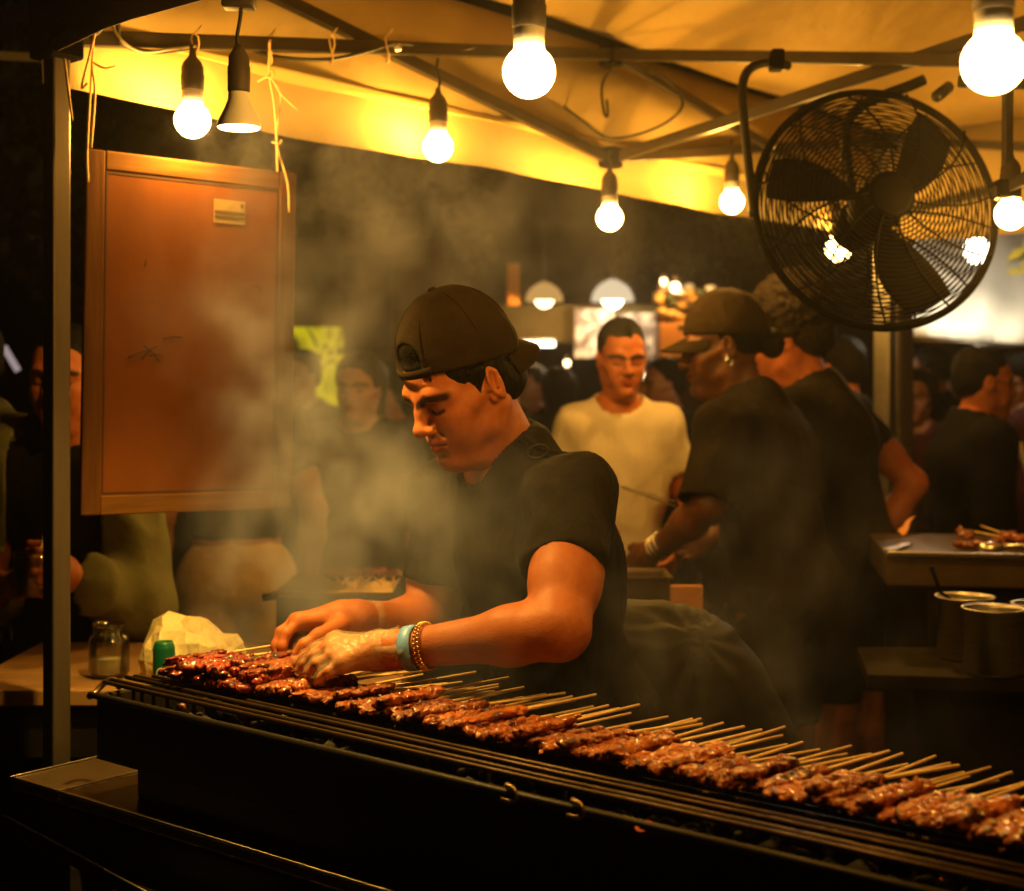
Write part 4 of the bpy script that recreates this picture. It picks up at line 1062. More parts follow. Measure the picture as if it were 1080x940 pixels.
def left_hand(g, o=0.0):
    mcp = [P(353, 677, 2.175), P(350, 683, 2.152), P(354, 691, 2.132), P(362, 700, 2.118)]
    g.cap(WL, P(402, 687, 2.135), .026+o, .027+o, .02)
    for q in mcp: g.cap(P(400, 687, 2.14), q, .021+o, .0135+o, .016)
    g.cap(mcp[0], mcp[3], .013+o, .012+o, .012)
    chain(g, [mcp[0], P(334, 684, 2.18), P(322, 693, 2.187), P(313, 701, 2.19)], [r+o for r in FR])
    chain(g, [mcp[1], P(331, 692, 2.153), P(322, 701, 2.158), P(317, 708, 2.164)], [r+o for r in FR])
    chain(g, [mcp[2], P(335, 700, 2.128), P(328, 709, 2.136), P(325, 715, 2.146)], [r+o for r in FR])
    chain(g, [mcp[3], P(347, 709, 2.112), P(339, 715, 2.118), P(334, 719, 2.126)], [r+o-.001 for r in FR])
    chain(g, [P(392, 680, 2.17), P(362, 688, 2.205), P(338, 697, 2.21), P(322, 702, 2.206)], [.015+o, .012+o, .010+o, .008+o], .01)
def right_hand(g):
    mcp = [P(315, 656, 2.325), P(312, 654, 2.35), P(315, 657, 2.375), P(322, 661, 2.395)]
    g.cap(WR, P(362, 652, 2.355), .0255, .026, .02)
    for q in mcp: g.cap(P(358, 652, 2.355), q, .020, .0125, .016)
    g.cap(mcp[0], mcp[3], .0125, .0115, .012)
    chain(g, [mcp[0], P(302, 668, 2.30), P(297.5, 682, 2.29), P(297, 695, 2.288)], FR)
    chain(g, [mcp[1], P(296, 667, 2.335), P(291, 681, 2.325), P(292, 694, 2.318)], FR)
    chain(g, [mcp[2], P(298, 670, 2.365), P(293, 683, 2.358), P(296, 694, 2.35)], FR)
    chain(g, [mcp[3], P(307, 673, 2.39), P(303, 684, 2.385), P(304, 693, 2.38)], [r-.001 for r in FR])
    chain(g, [P(358, 660, 2.325), P(336, 671, 2.285), P(321, 681, 2.272), P(312, 690, 2.268)], [.016, .0115, .0100, .0078], .01)
parts = [head_mesh(HF, P(534, 478, 2.405), .0019, brow=1.25, neck_r=.056)]
nh = len(parts[0][0])
q = np.array([SLk, EL, WL, P(310, 720, 2.15)]); g = Grid(q.min(0)-.07, q.max(0)+.07, .0026)
g.cap(SLk, EL, .054, .041, .03); g.cap(SLk+(EL-SLk)*.35, SLk+(EL-SLk)*.66, .050, .047, .04)
g.cap(EL, EL+(WL-EL)*.28, .037, .0385, .03); g.cap(EL+(WL-EL)*.28, WL, .0385, .026, .03); left_hand(g); parts.append(relax(g.mesh(), 1, .3))
q = np.array([SRk, ER, WR, P(295, 700, 2.3)]); g = Grid(q.min(0)-.07, q.max(0)+.07, .0026)
arm_prims(g, SRk, ER, WR, .002, 1.02); right_hand(g); parts.append(relax(g.mesh(), 1, .3))
hipd = np.cross(TFW, UP); hips = [PEL+hipd*s*.09-UP*.05 for s in (-1, 1)]; knees = [PEL+hipd*s*.1-UP*.45+TFW*.03 for s in (-1, 1)]
ank = [np.array([k_[0], k_[1], .08])-TFW*.03 for k_ in knees]
q = np.array([PEL, NK, SLk, SRk]+ank); g = Grid(q.min(0)-.17, q.max(0)+.17, .012)
torso_prims(g, PEL, NK, SLk, SRk, TFW, -.004)
for h, kk, a in zip(hips, knees, ank):
    g.cap(h, kk, .08, .056, .04); g.cap(kk, a, .056, .036, .04); g.cap(a, a+TFW*.12-UP*.045, .036, .03, .03)
parts.append(g.mesh())
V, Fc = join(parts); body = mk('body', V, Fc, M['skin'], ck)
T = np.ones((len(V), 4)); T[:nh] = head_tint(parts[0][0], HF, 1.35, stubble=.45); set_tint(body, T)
tee = shirt_mesh(PEL, NK, SLk, SRk, TFW, EL, ER, cutL=.57, cutR=.62, off=.012, res=.006, amp=.013, seed=11, neck_r=.066, sleeve=.013, headfr=HF)
to = mk('t_shirt', *tee, M['tee_black'], ck)
mk('trousers', *trousers_mesh(PEL, TFW, hips, knees, ank), M['trousers'], ck)
for a in ank: shoe(ck, a, TFW, M['black_plastic'])
mk('hair', *hair_mesh(HF, 'under_cap', .003), M['hair'], ck)
capo = cap_thing(HF, ck, M['cap_cook'], -1, front_arch=True, height=.164, bill_droop=.75, res=.003, bill_len=.050)
# strap with a buckle on the near shoulder
def on_shirt(p, lift=.004):
    d = np.linalg.norm(tee[0]-np.asarray(p), axis=1); i = np.argsort(d)[:12]; return tee[0][i].mean(0)
sp = MB(); pts = [on_shirt(P(px, py, 2.3)) for px, py in ((546, 452), (556, 464), (566, 477), (577, 489), (590, 502), (600, 520))]
N_ = nrm(np.array([.2, -1, .6]))
for off_ in (-.008, 0, .008): sp.tube([p+N_*.006+np.array([off_, 0, off_*.6]) for p in pts], .0042, 6)
so_ = sp.build('apron_strap', M['black_plastic'], ck)
bk = MB(); bp_ = pts[2]+N_*.014; bk.tube([bp_+np.array([.016*math.cos(a), 0, .011*math.sin(a)])+np.array([.004*math.sin(a), -.002, 0]) for a in np.linspace(0, 6.28, 17)[:-1]], .0025, 6, True); bk.build('buckle', M['steel_dark'], so_)
# glove, wristband, bracelet
q = np.array([WL, P(310, 720, 2.15)]); g = Grid(q.min(0)-.06, q.max(0)+.06, .0026); left_hand(g, .0028)
dW = nrm(WL-P(360, 688, 2.15)); g.cut(WL-dW*.004, dW)
mk('plastic_glove', *rumple(relax(g.mesh(), 6), .0018, 30, 4), M['glove'], ck)
cu = MB(); fa = Frame([0, 0, 0], dW); V = []; n = 40
for j, (r, s_) in enumerate(((.0285, -.028), (.030, -.012), (.034, .004), (.0385, .016))):
    for k in range(n):
        a = 2*math.pi*k/n; rr = r+(.0025*math.sin(a*5+j)+.002*math.sin(a*9))*(j/3+.3)
        V.append(WL+dW*(s_+(.006*math.sin(a*3+1)+.004*math.sin(a*7))*(j == 3))+fa.R[:, 0]*rr*math.cos(a)+fa.R[:, 2]*rr*math.sin(a))
mk('glove_cuff', V, [(j*n+k, j*n+(k+1) % n, (j+1)*n+(k+1) % n, (j+1)*n+k) for j in range(3) for k in range(n)], M['glove'], ck)
dA = nrm(EL-WL)
def ring(at, r0, w, name, m, beads=False):
    A = Frame(at, dA)
    if beads:
        b = MB()
        for row in (-.003, .003):
            for k in range(34): a = 2*math.pi*k/34+row*40; b.ball(at+dA*row+A.R[:, 0]*r0*math.cos(a)+A.R[:, 2]*r0*math.sin(a), .0028, 8)
        return b.build(name, m, ck)
    return MB().lathe([(r0-.001, -w/2), (r0+.0012, -w/2), (r0+.0016, 0), (r0+.0012, w/2), (r0-.001, w/2)], at, 36, np.stack([A.R[:, 0], A.R[:, 2], dA])).build(name, m, ck)
ring(WL+dA*.030, .0325, .019, 'wristband', M['band_blue']); ring(WL+dA*.052, .0345, .01, 'bead_bracelet', M['gold'], True)
A2 = nrm(ER-WR); c_ = WR+A2*.03; A = Frame(c_, A2)
MB().lathe([(.0275, -.012), (.033, -.008), (.035, .01), (.031, .012)], c_, 30, np.stack([A.R[:, 0], A.R[:, 2], A2])).build('glove_cuff', M['glove'], ck)

# ------------------------------------------------------------------ the other people
def ft(px, d): return ((px-540)/FPX*d, d)
person('man in a white tee behind the cook, facing the camera, looking down', ft(652, 4.4), -.02, 1.75, skin='skin', top='tee_white', hair='short', hs=.93, head_yaw=-.12, head_pitch=.12, lean=.03,
       arms=(((-.235, -.02, 1.13), (-.15, .20, 1.02)), ((.235, -.02, 1.13), (.12, .22, 1.06))), sx=.84, sy=.92, seed=3, hres=.0038)
wt, wF, wH, wj = person('woman in a black tee and brown cap facing left, hair in a bun', ft(826, 3.7), 2.12, 1.80, skin='skin_dark', top='tee_faded', bottom='trousers', shorts=True, hair='bun', cap='cap_woman', head_yaw=-.46, head_pitch=.12, lean=.10, cut=.98, loose=.03,
       arms=(((-.26, .09, 1.18), (-.20, .27, 1.05)), ((.22, .04, 1.16), (.17, .26, 1.06))), sx=1.2, sy=1.15, seed=5, curl=.9, hres=.0032, res=.009)
er = MB(); er.tube([wH.w((-.079, -.006, -.036))+np.array([.0, 0, 0])+wH.R[:, 1]*.010*math.cos(a)+wH.R[:, 2]*(.010*math.sin(a)-.008) for a in np.linspace(0, 6.28, 15)[:-1]], .0018, 6, True); er.ball(wH.w((-.082, -.004, -.028)), .004, 8)
er.build('earring', M['silver'], wt)
br_ = MB(); dw = nrm(wj['WL']-wj['EL']); fb = Frame([0, 0, 0], dw)
for k in (0, .014, .03): br_.tube([wj['WL']-dw*(.02+k)+fb.R[:, 0]*.033*math.cos(a)+fb.R[:, 2]*.033*math.sin(a) for a in np.linspace(0, 6.28, 25)[:-1]], .003, 6, True)
br_.build('bracelet', M['silver'], wt)
tg = thing('metal_tongs', wj['WL'], 'long thin metal tongs held out by the woman in the cap', 'tongs')
a0 = wj['WL']+dw*.09; t1 = P(655, 514, 3.62); t0_ = P(712, 534, 3.6)
mb = MB(); mb.beam(t0_, t1, .008, .004); mb.beam(t0_+UP*.012, t1+UP*.004, .008, .003); mb.build('arm', M['steel'], tg, smooth=False, bevel=.001)
mb = MB(); mb.beam(t0_, P(732, 548, 3.6), .014, .016); mb.build('grip', M['black_plastic'], tg, smooth=False, bevel=.003)
cm_, cF, cH, cj = person('man with curly brown hair in a black tee behind the woman, facing away', ft(903, 4.05), 2.25, 1.85, skin='skin', top='tee_black', hair='curly', hairmat='hair_curly', lean=.13, head_yaw=-.25, head_pitch=.15,
       arms=(((-.22, .06, 1.15), (-.12, .28, 1.1)), ((.215, -.07, 1.16), (.13, .07, .90))), seed=7, bottom='trousers', shorts=True, hres=.004)
dw = nrm(cj['WR']-cj['ER']); fb = Frame([0, 0, 0], dw)
MB().tube([cj['WR']-dw*.02+fb.R[:, 0]*.033*math.cos(a)+fb.R[:, 2]*.033*math.sin(a) for a in np.linspace(0, 6.28, 25)[:-1]], .004, 6, True).build('bracelet', M['steel_dark'], cm_)
MB().tube([cj['neck']+cF.R[:, 0]*.072*math.cos(a)+cF.R[:, 1]*(.07*math.sin(a)+.01)+UP*(.004+.012*math.sin(a)*-1) for a in np.linspace(0, 6.28, 31)[:-1]], .0022, 6, True).build('necklace', M['gold'], cm_)
rm, rF, rH, rj = person('man in glasses and a dark navy jacket walking past at the right edge', ft(1028, 4.8), -1.62, 1.66, skin='skin', top='navy', sleeve='long', hair='short', glasses=True, head_pitch=.03, sx=1.15, sy=1.2, seed=9)
ed = MB(); ed.tube(curve([rF.w((.07, .13, 1.40)), rF.w((.09, .165, 1.25)), rF.w((.10, .17, 1.05)), rF.w((.10, .165, .86))], 6), .012, 8); ed.build('pale_lining', M['white_sheet'], rm)
person('person in a sage green coat cut by the left edge of the photo', ft(-32, 3.35), .35, 1.70, skin='skin_far', top='sage', sleeve='long', long_coat=True, hair='short', seed=12,
       arms=(((-.25, .0, 1.12), (-.13, .22, 1.0)), ((.25, 0, 1.12), (.14, .2, .98))), sx=1.1, sy=1.15)
lt, lF, lH, lj = person('person in an open olive overshirt behind the tent leg, holding a cup', ft(76, 3.25), .1, 1.66, skin='skin', top='tee_black', hair='short', seed=14, curl=.8, sx=.82,
       arms=(((-.185, .05, 1.08), (-.115, .24, 1.16)), ((.20, .06, 1.10), (.03, .25, 1.15))))
f_ = lF.R[:, 1]
ov = shirt_mesh(lj['pel'], lj['neck'], lj['SL'], lj['SR'], f_, lj['EL'], lj['ER'], off=.028, hem=-.28, long_l=lj['EL']+(lj['WL']-lj['EL'])*.8, long_r=lj['ER']+(lj['WR']-lj['ER'])*.8, sleeve=.034, amp=.013, seed=15, res=.010, sx=.82)
lv = lF.l(ov[0]); keep = ~((np.abs(lv[:, 0]+.0) < .112) & (lv[:, 1] > .02))
mk('overshirt', ov[0], ov[1][keep[ov[1]].all(1)], M['sage'], lt, solid=.004)
cup = thing('cup', (lj['WL']+lj['WR'])/2, 'small clear cup held in both hands by the tent leg', 'cup')
c0 = (lj['WL']+lj['WR'])/2+f_*.07-UP*.02
MB().lathe([(.0001, 0), (.028, 0), (.037, .09), (.035, .09), (.027, .003), (.0001, .003)], c0, 28).build('side', M['glass'], cup)
MB().tube([c0+UP*.02, c0+UP*.14+np.array([.03, 0, 0])], .003, 8).build('straw', M['white_paint'], cup)
person('person in beige trousers behind the wooden board, only the legs showing below it', ft(250, 4.4), 2.7, 1.74, skin='skin_far', top='navy', sleeve='short', hair='short', bottom='beige', hem=.10, w=1.06, seed=17)
person('long haired person in dark clothes behind the smoke, left of the cook', ft(381, 4.9), .2, 1.64, top='tee_black', sleeve='long', hair='long', seed=19, hres=.006)
person('person in a maroon top behind the smoke', ft(412, 5.8), 1.2, 1.62, top='maroon', hair='short', seed=20, far=True)
person('dark haired man just right of the curly haired man, mostly hidden', ft(893, 5.5), 2.6, 1.72, top='tee_black', hair='short', skin='skin', seed=21, hres=.006)
crowd = [(322, 6.6, .6, 1.70, 'navy', 'short', 'dim passer-by next to the yellow graffiti panel'), (590, 7.0, 2.8, 1.62, 'navy', 'long', 'dim long haired passer-by left of the man in the white tee'),
         (566, 8.2, 1.0, 1.66, 'tee_black', 'short', 'dim passer-by right behind the cook\'s cap brim'), (706, 6.4, 1.3, 1.66, 'navy', 'short', 'dim passer-by between the white tee and the brown cap'),
         (735, 7.6, .3, 1.70, 'maroon', 'short', 'dim passer-by in maroon beyond the brown cap'), (968, 6.2, .5, 1.60, 'maroon', 'long', 'dim passer-by in maroon left of the navy jacket'),
         (988, 7.4, 2.2, 1.74, 'navy', 'short', 'tall dim passer-by over the maroon one on the right'), (1082, 6.0, 2.0, 1.68, 'maroon', 'short', 'dim passer-by behind the glasses of the jacketed man'),
         (448, 8.6, .9, 1.7, 'navy', 'short', 'dim passer-by hidden beyond the cook\'s face'), (1010, 9.0, 2.7, 1.7, 'tee_black', 'short', 'farthest dim passer-by below the white canvas'),
         (530, 9.2, 2.0, 1.72, 'navy', 'short', 'dim passer-by in front of the orange counter'), (760, 8.8, 2.4, 1.68, 'navy', 'short', 'dim passer-by far behind the woman\'s face')]
for i, (px, d, fa, H, topm, hr, lab) in enumerate(crowd):
    person(lab, ft(px, d), fa, H, top=topm, sleeve='long' if i % 2 else 'short', hair=hr, seed=30+i, far=True, group='passers-by in the dark behind the stall', hands=True)

# ------------------------------------------------------------------ things behind the cook
bg = thing('waste_bin', (.28, 2.62, 0), 'bin with a black liner bulging out, between the cook and the woman in the cap', 'bin')
MB().lathe([(.0001, .0), (.15, .0), (.155, .02), (.185, .62), (.19, .66), (.19, .68), (.18, .68), (.0001, .66)], (.28, 2.62, 0), 32).build('bucket', M['black_plastic'], bg)
g = Grid((-.10, 2.3, .5), (.72, 2.98, 1.25), .008)
g.ell((.27, 2.62, .80), (.245, .2, .25), 0); g.ell((.22, 2.62, .97), (.19, .16, .13), .1); g.cap((.34, 2.60, .92), (.47, 2.58, .74), .1, .06, .1); g.cap((.1, 2.62, 1.05), (.34, 2.6, 1.05), .05, .028, .08)
V, Fc = rumple(relax(g.mesh(), 1), .006, 4, 8)
kn = P(735, 668, 2.55); r_ = V-kn; ang = np.arctan2(r_[:, 0], -r_[:, 2]); V = V+vnormals(V, Fc)*(.0035*np.sin(ang*13)*np.exp(-np.linalg.norm(r_, axis=1)/.16))[:, None]
mk('liner', V, Fc, M['bin_bag'], bg)
ct = thing('back_counter', (.30, 3.45, 0), 'dark counter behind the cook in front of the white tee', 'counter')
MB().box((.24, 3.45, .955), (.40, .42, .03)).build('worktop', M['counter_dark'], ct, smooth=False, bevel=.003)
for y in (3.27, 3.63): MB().box((.24, y, .48), (.38, .02, .90)).build('panel', M['counter_dark'], ct, smooth=False, bevel=.003)
tr = thing('steel_container', (.31, 3.32, .971), 'deep steel food container on the counter behind the cook\'s elbow', 'container')
V = []
o0, o1 = (.055, .075), (.062, .085)
x0, y0 = (680-540)/1500*3.3, 3.35
def ringpts(ax, ay, z): return [(x0-ax, y0-ay, z), (x0+ax, y0-ay, z), (x0+ax, y0+ay, z), (x0-ax, y0+ay, z)]
lv = [ringpts(.05, .07, .972), ringpts(.055, .078, 1.07), ringpts(.063, .086, 1.072), ringpts(.063, .086, 1.068), ringpts(.052, .075, 1.066), ringpts(.047, .067, .976)]
V = [p for l_ in lv for p in l_]; F = [(i*4+k, i*4+(k+1) % 4, (i+1)*4+(k+1) % 4, (i+1)*4+k) for i in range(5) for k in range(4)]+[(3, 2, 1, 0), (20, 21, 22, 23)]
mk('pan', V, F, M['steel_top'], tr, smooth=False, bevel=.003)
ob = MB(); ob.box(P(724, 640, 3.26), (.075, .018, .10)); tag(ob.build('chopping_board', M['orange_board'], smooth=False, bevel=.004), 'orange chopping board standing beside the steel container', 'chopping board')
sg = thing('small_grill', (-.38, 3.25, 0), 'small grill with a brassy mesh top behind the cook\'s hands, smoke rising', 'grill')
gx = (360-540)/1500*3.25
MB().box((gx, 3.25, 1.0), (.25, .3, .10)).build('firebox', M['cast'], sg, smooth=False, bevel=.004)
for sx_ in (-.1, .1):
    for sy_ in (-.12, .12): MB().beam((gx+sx_, 3.25+sy_, 0), (gx+sx_, 3.25+sy_, .95), .025, .025).build('leg', M['steel_dark'], sg, smooth=False, bevel=.002)
mm = MB()
for k in range(13): mm.tube([(gx-.125+.25*k/12, 3.1, 1.058), (gx-.125+.25*k/12, 3.4, 1.058)], .0022, 5)
for k in range(13): mm.tube([(gx-.125, 3.1+.3*k/12, 1.062), (gx+.125, 3.1+.3*k/12, 1.062)], .0022, 5)
mm.tube([(gx-.13, 3.095, 1.06), (gx+.13, 3.095, 1.06)], .005, 6); mm.build('mesh', M['brass_mesh'], sg)
MB().beam((gx-.13, 3.2, 1.04), (gx-.17, 3.19, 1.035), .02, .015).build('handle', M['black_plastic'], sg, smooth=False, bevel=.003)
for k in range(6):
    o = thing('meat_skewer', (gx-.04+.03*k, 3.36, 1.072), 'far skewer lying on the brassy mesh of the small grill', 'skewer', 'skewers on the small grill'); o.rotation_euler = (0, 0, -1.5+random.uniform(-.2, .2))
    a = bpy.data.objects.new('stick', sm); COL.objects.link(a); a.parent = o
    b = bpy.data.objects.new('meat', meats[k]); COL.objects.link(b); b.parent = o; b.material_slots[0].link = 'OBJECT'; b.material_slots[0].material = M['meat_red']

# right hand counter with pots and a tray grill
rc = thing('side_counter', (1.25, 3.2, 0), 'dark counter at the right edge carrying steel pots', 'counter')
cz = .905
MB().add([(.745, 2.98, cz), (1.6, 2.86, cz), (1.68, 3.30, cz), (.80, 3.30, cz), (.745, 2.98, cz-.03), (1.6, 2.86, cz-.03), (1.68, 3.30, cz-.03), (.80, 3.30, cz-.03)],
         [(0, 1, 2, 3), (7, 6, 5, 4), (0, 4, 5, 1), (1, 5, 6, 2), (2, 6, 7, 3), (3, 7, 4, 0)]).build('worktop', M['counter_dark'], rc, smooth=False, bevel=.003)
MB().box((1.25, 3.14, .44), (.66, .24, .86)).build('cabinet', M['counter_dark'], rc, smooth=False, bevel=.004)
def pot(px, py_base, d, R, Hp, label):
    b = P(px, py_base, d); b[2] = cz+.001
    p = thing('steel_pot', b, label, 'pot', 'steel pots on the side counter')
    MB().lathe([(.0001, 0), (R*.96, 0), (R, .006), (R, Hp-.004), (R+.005, Hp), (R+.005, Hp+.003), (R-.002, Hp+.002), (R-.003, Hp-.006), (R-.003, .008), (.0001, .008)], b, 44).build('body', M['steel'], p)
    MB().lathe([(.0001, Hp*.72), (R-.004, Hp*.72)], b, 30).build('sauce', M['counter_dark'], p)
    for s in (): MB().tube(curve([b+np.array([s*R, -.02, Hp*.8]), b+np.array([s*(R+.022), -.02, Hp*.8]), b+np.array([s*(R+.022), .02, Hp*.8]), b+np.array([s*R, .02, Hp*.8])], 5), .004, 7).build('handle', M['steel'], p)
    return b
p1 = pot(1048, 705, 2.99, .060, .135, 'front steel pot on the dark side counter'); p2 = pot(1018, 700, 3.16, .060, .135, 'steel pot with a ladle, behind the front pot, left of it')
pot(1098, 700, 3.08, .058, .13, 'steel pot half cut off by the right edge')
ld = thing('ladle', p2+UP*.1, 'dark handled ladle leaning in the rear left pot', 'ladle')
MB().tube([p2+np.array([.0, 0, .11]), P(992, 625, 3.14), P(982, 598, 3.13)], [.003, .004, .0055], 8).build('handle', M['black_plastic'], ld)
MB().ball(p2+np.array([.005, 0, .095]), (.03, .03, .018), 14).build('bowl', M['steel'], ld)
tg2 = thing('tray_grill', (1.2, 3.55, 0), 'steel tray grill with meat and a shiny spoon above the pots', 'grill')
zz = 1.105
MB().add([(.90, 3.42, zz), (1.62, 3.30, zz), (1.75, 3.85, zz), (.99, 3.95, zz), (.90, 3.42, zz-.075), (1.62, 3.30, zz-.075), (1.75, 3.85, zz-.075), (.99, 3.95, zz-.075)],
         [(0, 1, 2, 3), (7, 6, 5, 4), (0, 4, 5, 1), (1, 5, 6, 2), (2, 6, 7, 3), (3, 7, 4, 0)]).build('tray', M['tray'], tg2, smooth=False, bevel=.004)
MB().box((1.3, 3.62, (zz-.077)/2), (.6, .4, zz-.079)).build('stand', M['counter_dark'], tg2, smooth=False, bevel=.003)
MB().beam((.90, 3.415, zz+.003), (1.62, 3.295, zz+.003), .014, .012).build('rim', M['steel'], tg2, smooth=False, bevel=.002)
MB().beam((.92, 3.47, zz+.006), (1.0, 3.6, zz+.006), .03, .006).build('plate', M['steel'], tg2, smooth=False, bevel=.002)
rs = np.random.RandomState(5)
for k in range(9):
    o = thing('meat_skewer', (1.10+.055*k, 3.55+rs.uniform(-.05, .06), zz+.012+.012*(k % 2)), 'browned skewer in the heap on the tray grill at right', 'skewer', 'skewers on the tray grill'); o.rotation_euler = (0, rs.uniform(-.07, .02), rs.uniform(-.3, 2.4))
    a = bpy.data.objects.new('stick', sm); COL.objects.link(a); a.parent = o
    b = bpy.data.objects.new('meat', meats[k % 9]); COL.objects.link(b); b.parent = o; b.material_slots[0].link = 'OBJECT'; b.material_slots[0].material = M['meat_char']
sp_ = thing('spoon', P(1046, 588, 3.45), 'shiny round serving spoon lying on the tray grill', 'spoon')
cS = np.array([(1046-540)/1500*3.45, 3.45, zz+.014]); MB().ball(cS, (.034, .028, .014), 16).build('bowl', M['silver'], sp_)
MB().tube([cS+np.array([.03, 0, .004]), cS+np.array([.17, -.03, .012])], .004, 7).build('handle', M['silver'], sp_)
fl = MB(); fb0 = P(950, 562, 3.75)
fl.tube(curve([fb0, fb0+np.array([.012, 0, .012]), fb0+np.array([.02, 0, .03]), fb0+np.array([.038, 0, .045])], 5), [.010]*4+[.009, .008, .008, .007, .007, .006, .005, .004, .003, .002, .001, .0005], 8)
tag(fl.build('small_flame', emat('flame', (1, .22, .015), .8)), 'small orange flame on the left end of the tray grill', 'flame')
# ------------------------------------------------------------------ the market beyond
def panel(name, px0, py0, px1, py1, d, m, label, cat, th=.03, group=None, bevel=.004):
    a, b = P(px0, py1, d), P(px1, py0, d)
    return tag(MB().box((a+b)/2, (b[0]-a[0], th, b[2]-a[2])).build(name, m, None, False, bevel), label, cat, group)
# graffiti panel; its emission stands in for a nearby lamp's light on it
def graffiti():
    m = bpy.data.materials.new('yellow_glow_print'); m.use_nodes = True; nt = m.node_tree; n = nt.nodes; l = nt.links
    n.remove(n['Principled BSDF']); e = n.new('ShaderNodeEmission'); tc = n.new('ShaderNodeTexCoord')
    nz = n.new('ShaderNodeTexNoise'); nz.inputs['Scale'].default_value = 3.0; nz.inputs['Detail'].default_value = 2; nz.inputs['Distortion'].default_value = 2.2
    rp = n.new('ShaderNodeValToRGB'); E = rp.color_ramp.elements; E[0].position = .36; E[0].color = (.01, .008, .0, 1); E[1].position = .45; E[1].color = (.5, .42, .0, 1)
    x = E.new(.58); x.color = (.2, .16, .01, 1); x = E.new(.66); x.color = (.02, .016, 0, 1)
    l.new(tc.outputs['Object'], nz.inputs['Vector']); l.new(nz.outputs[0], rp.inputs[0]); l.new(rp.outputs[0], e.inputs[0]); e.inputs[1].default_value = 1.1
    l.new(e.outputs[0], n['Material Output'].inputs[0]); return m
panel('glowing_graffiti', 306, 345, 362, 470, 7.6, graffiti(), 'yellow and black backlit graffiti sign right of the wooden board', 'sign')
panel('cloth_banner', 362, 268, 412, 372, 8.4, M['brown_cloth'], 'brown cloth banner hanging beyond the smoke, left one', 'banner')
panel('cloth_banner', 414, 275, 462, 330, 8.6, M['olive_cloth'], 'olive cloth banner hanging above the cook\'s cap', 'banner')
panel('fascia_board', 478, 322, 716, 362, 9.0, M['olive_cloth'], 'long olive fascia of the stall behind the white tee', 'fascia', .06)
panel('printed_poster', 606, 326, 648, 378, 8.9, M['print_poster'], 'left of two pale printed posters under the white lamp', 'poster')
panel('printed_poster', 654, 330, 692, 380, 8.9, M['print_poster'], 'right of two pale printed posters, over the man\'s head', 'poster')
panel('flag', 535, 278, 548, 322, 8.8, M['orange_cloth'], 'narrow orange flag standing on the olive fascia', 'flag', .01)
panel('stall_counter', 470, 398, 600, 470, 9.4, M['orange_cloth'], 'orange fronted stall counter behind the cook\'s cap', 'counter', .5)
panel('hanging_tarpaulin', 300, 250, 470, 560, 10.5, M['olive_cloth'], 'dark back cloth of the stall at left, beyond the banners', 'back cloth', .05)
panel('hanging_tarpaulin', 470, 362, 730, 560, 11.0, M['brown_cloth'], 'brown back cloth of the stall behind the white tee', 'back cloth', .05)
def dome(px, py, d, R, label, m, power, col):
    c = P(px, py, d); t = thing('pendant_lamp', c+UP*R*1.5, label, 'lamp', 'dome lamps of the stall behind')
    MB().lathe([(R, -R*.35), (R*.92, 0), (R*.7, R*.35), (R*.3, R*.6), (R*.12, R*.66)], c, 26).build('shade', M['shade_white'] if 'white' in label else M['shade_warm'], t, solid=.004)
    MB().ball(c-UP*R*.2, R*.52, 16).build('bulb', m, t); MB().tube([c+UP*R*.6, c+UP*R*4], .008, 6).build('cord', M['cable'], t)
    l = add_light(c-UP*R*.75-np.array([0, R*.5, 0]), power, col, R*.3); l.parent = t; l.location = [float(x) for x in (np.array(l.location)-np.array(t.location))]
dome(574, 311, 8.7, .115, 'warm dome lamp above the olive fascia, left one', M['bulb_small'], 12, (1, .55, .15))
dome(646, 310, 8.7, .13, 'whiter dome lamp above the posters, right one', M['bulb_white'], 18, (1, .78, .45))
ph = thing('tube_lamp', P(11, 378, 5.0), 'slanting pale tube lamp in the dark at the left edge', 'lamp'); MB().tube([P(4, 366, 5.0), P(19, 391, 5.0)], .012, 8).build('tube', M['screen'], ph); MB().tube([P(2, 366, 5.03), P(17, 391, 5.03)], .014, 8).build('housing', M['black_plastic'], ph)
tl = thing('tube_lamp', P(567, 363, 8.6), 'short white tube lamp by the brim of the cook\'s cap', 'lamp')
MB().tube([P(550, 363, 8.6), P(585, 363, 8.6)], .016, 10).build('tube', M['bulb_white'], tl); MB().box(P(567, 359.5, 8.62), (.21, .03, .02)).build('housing', M['white_paint'], tl)
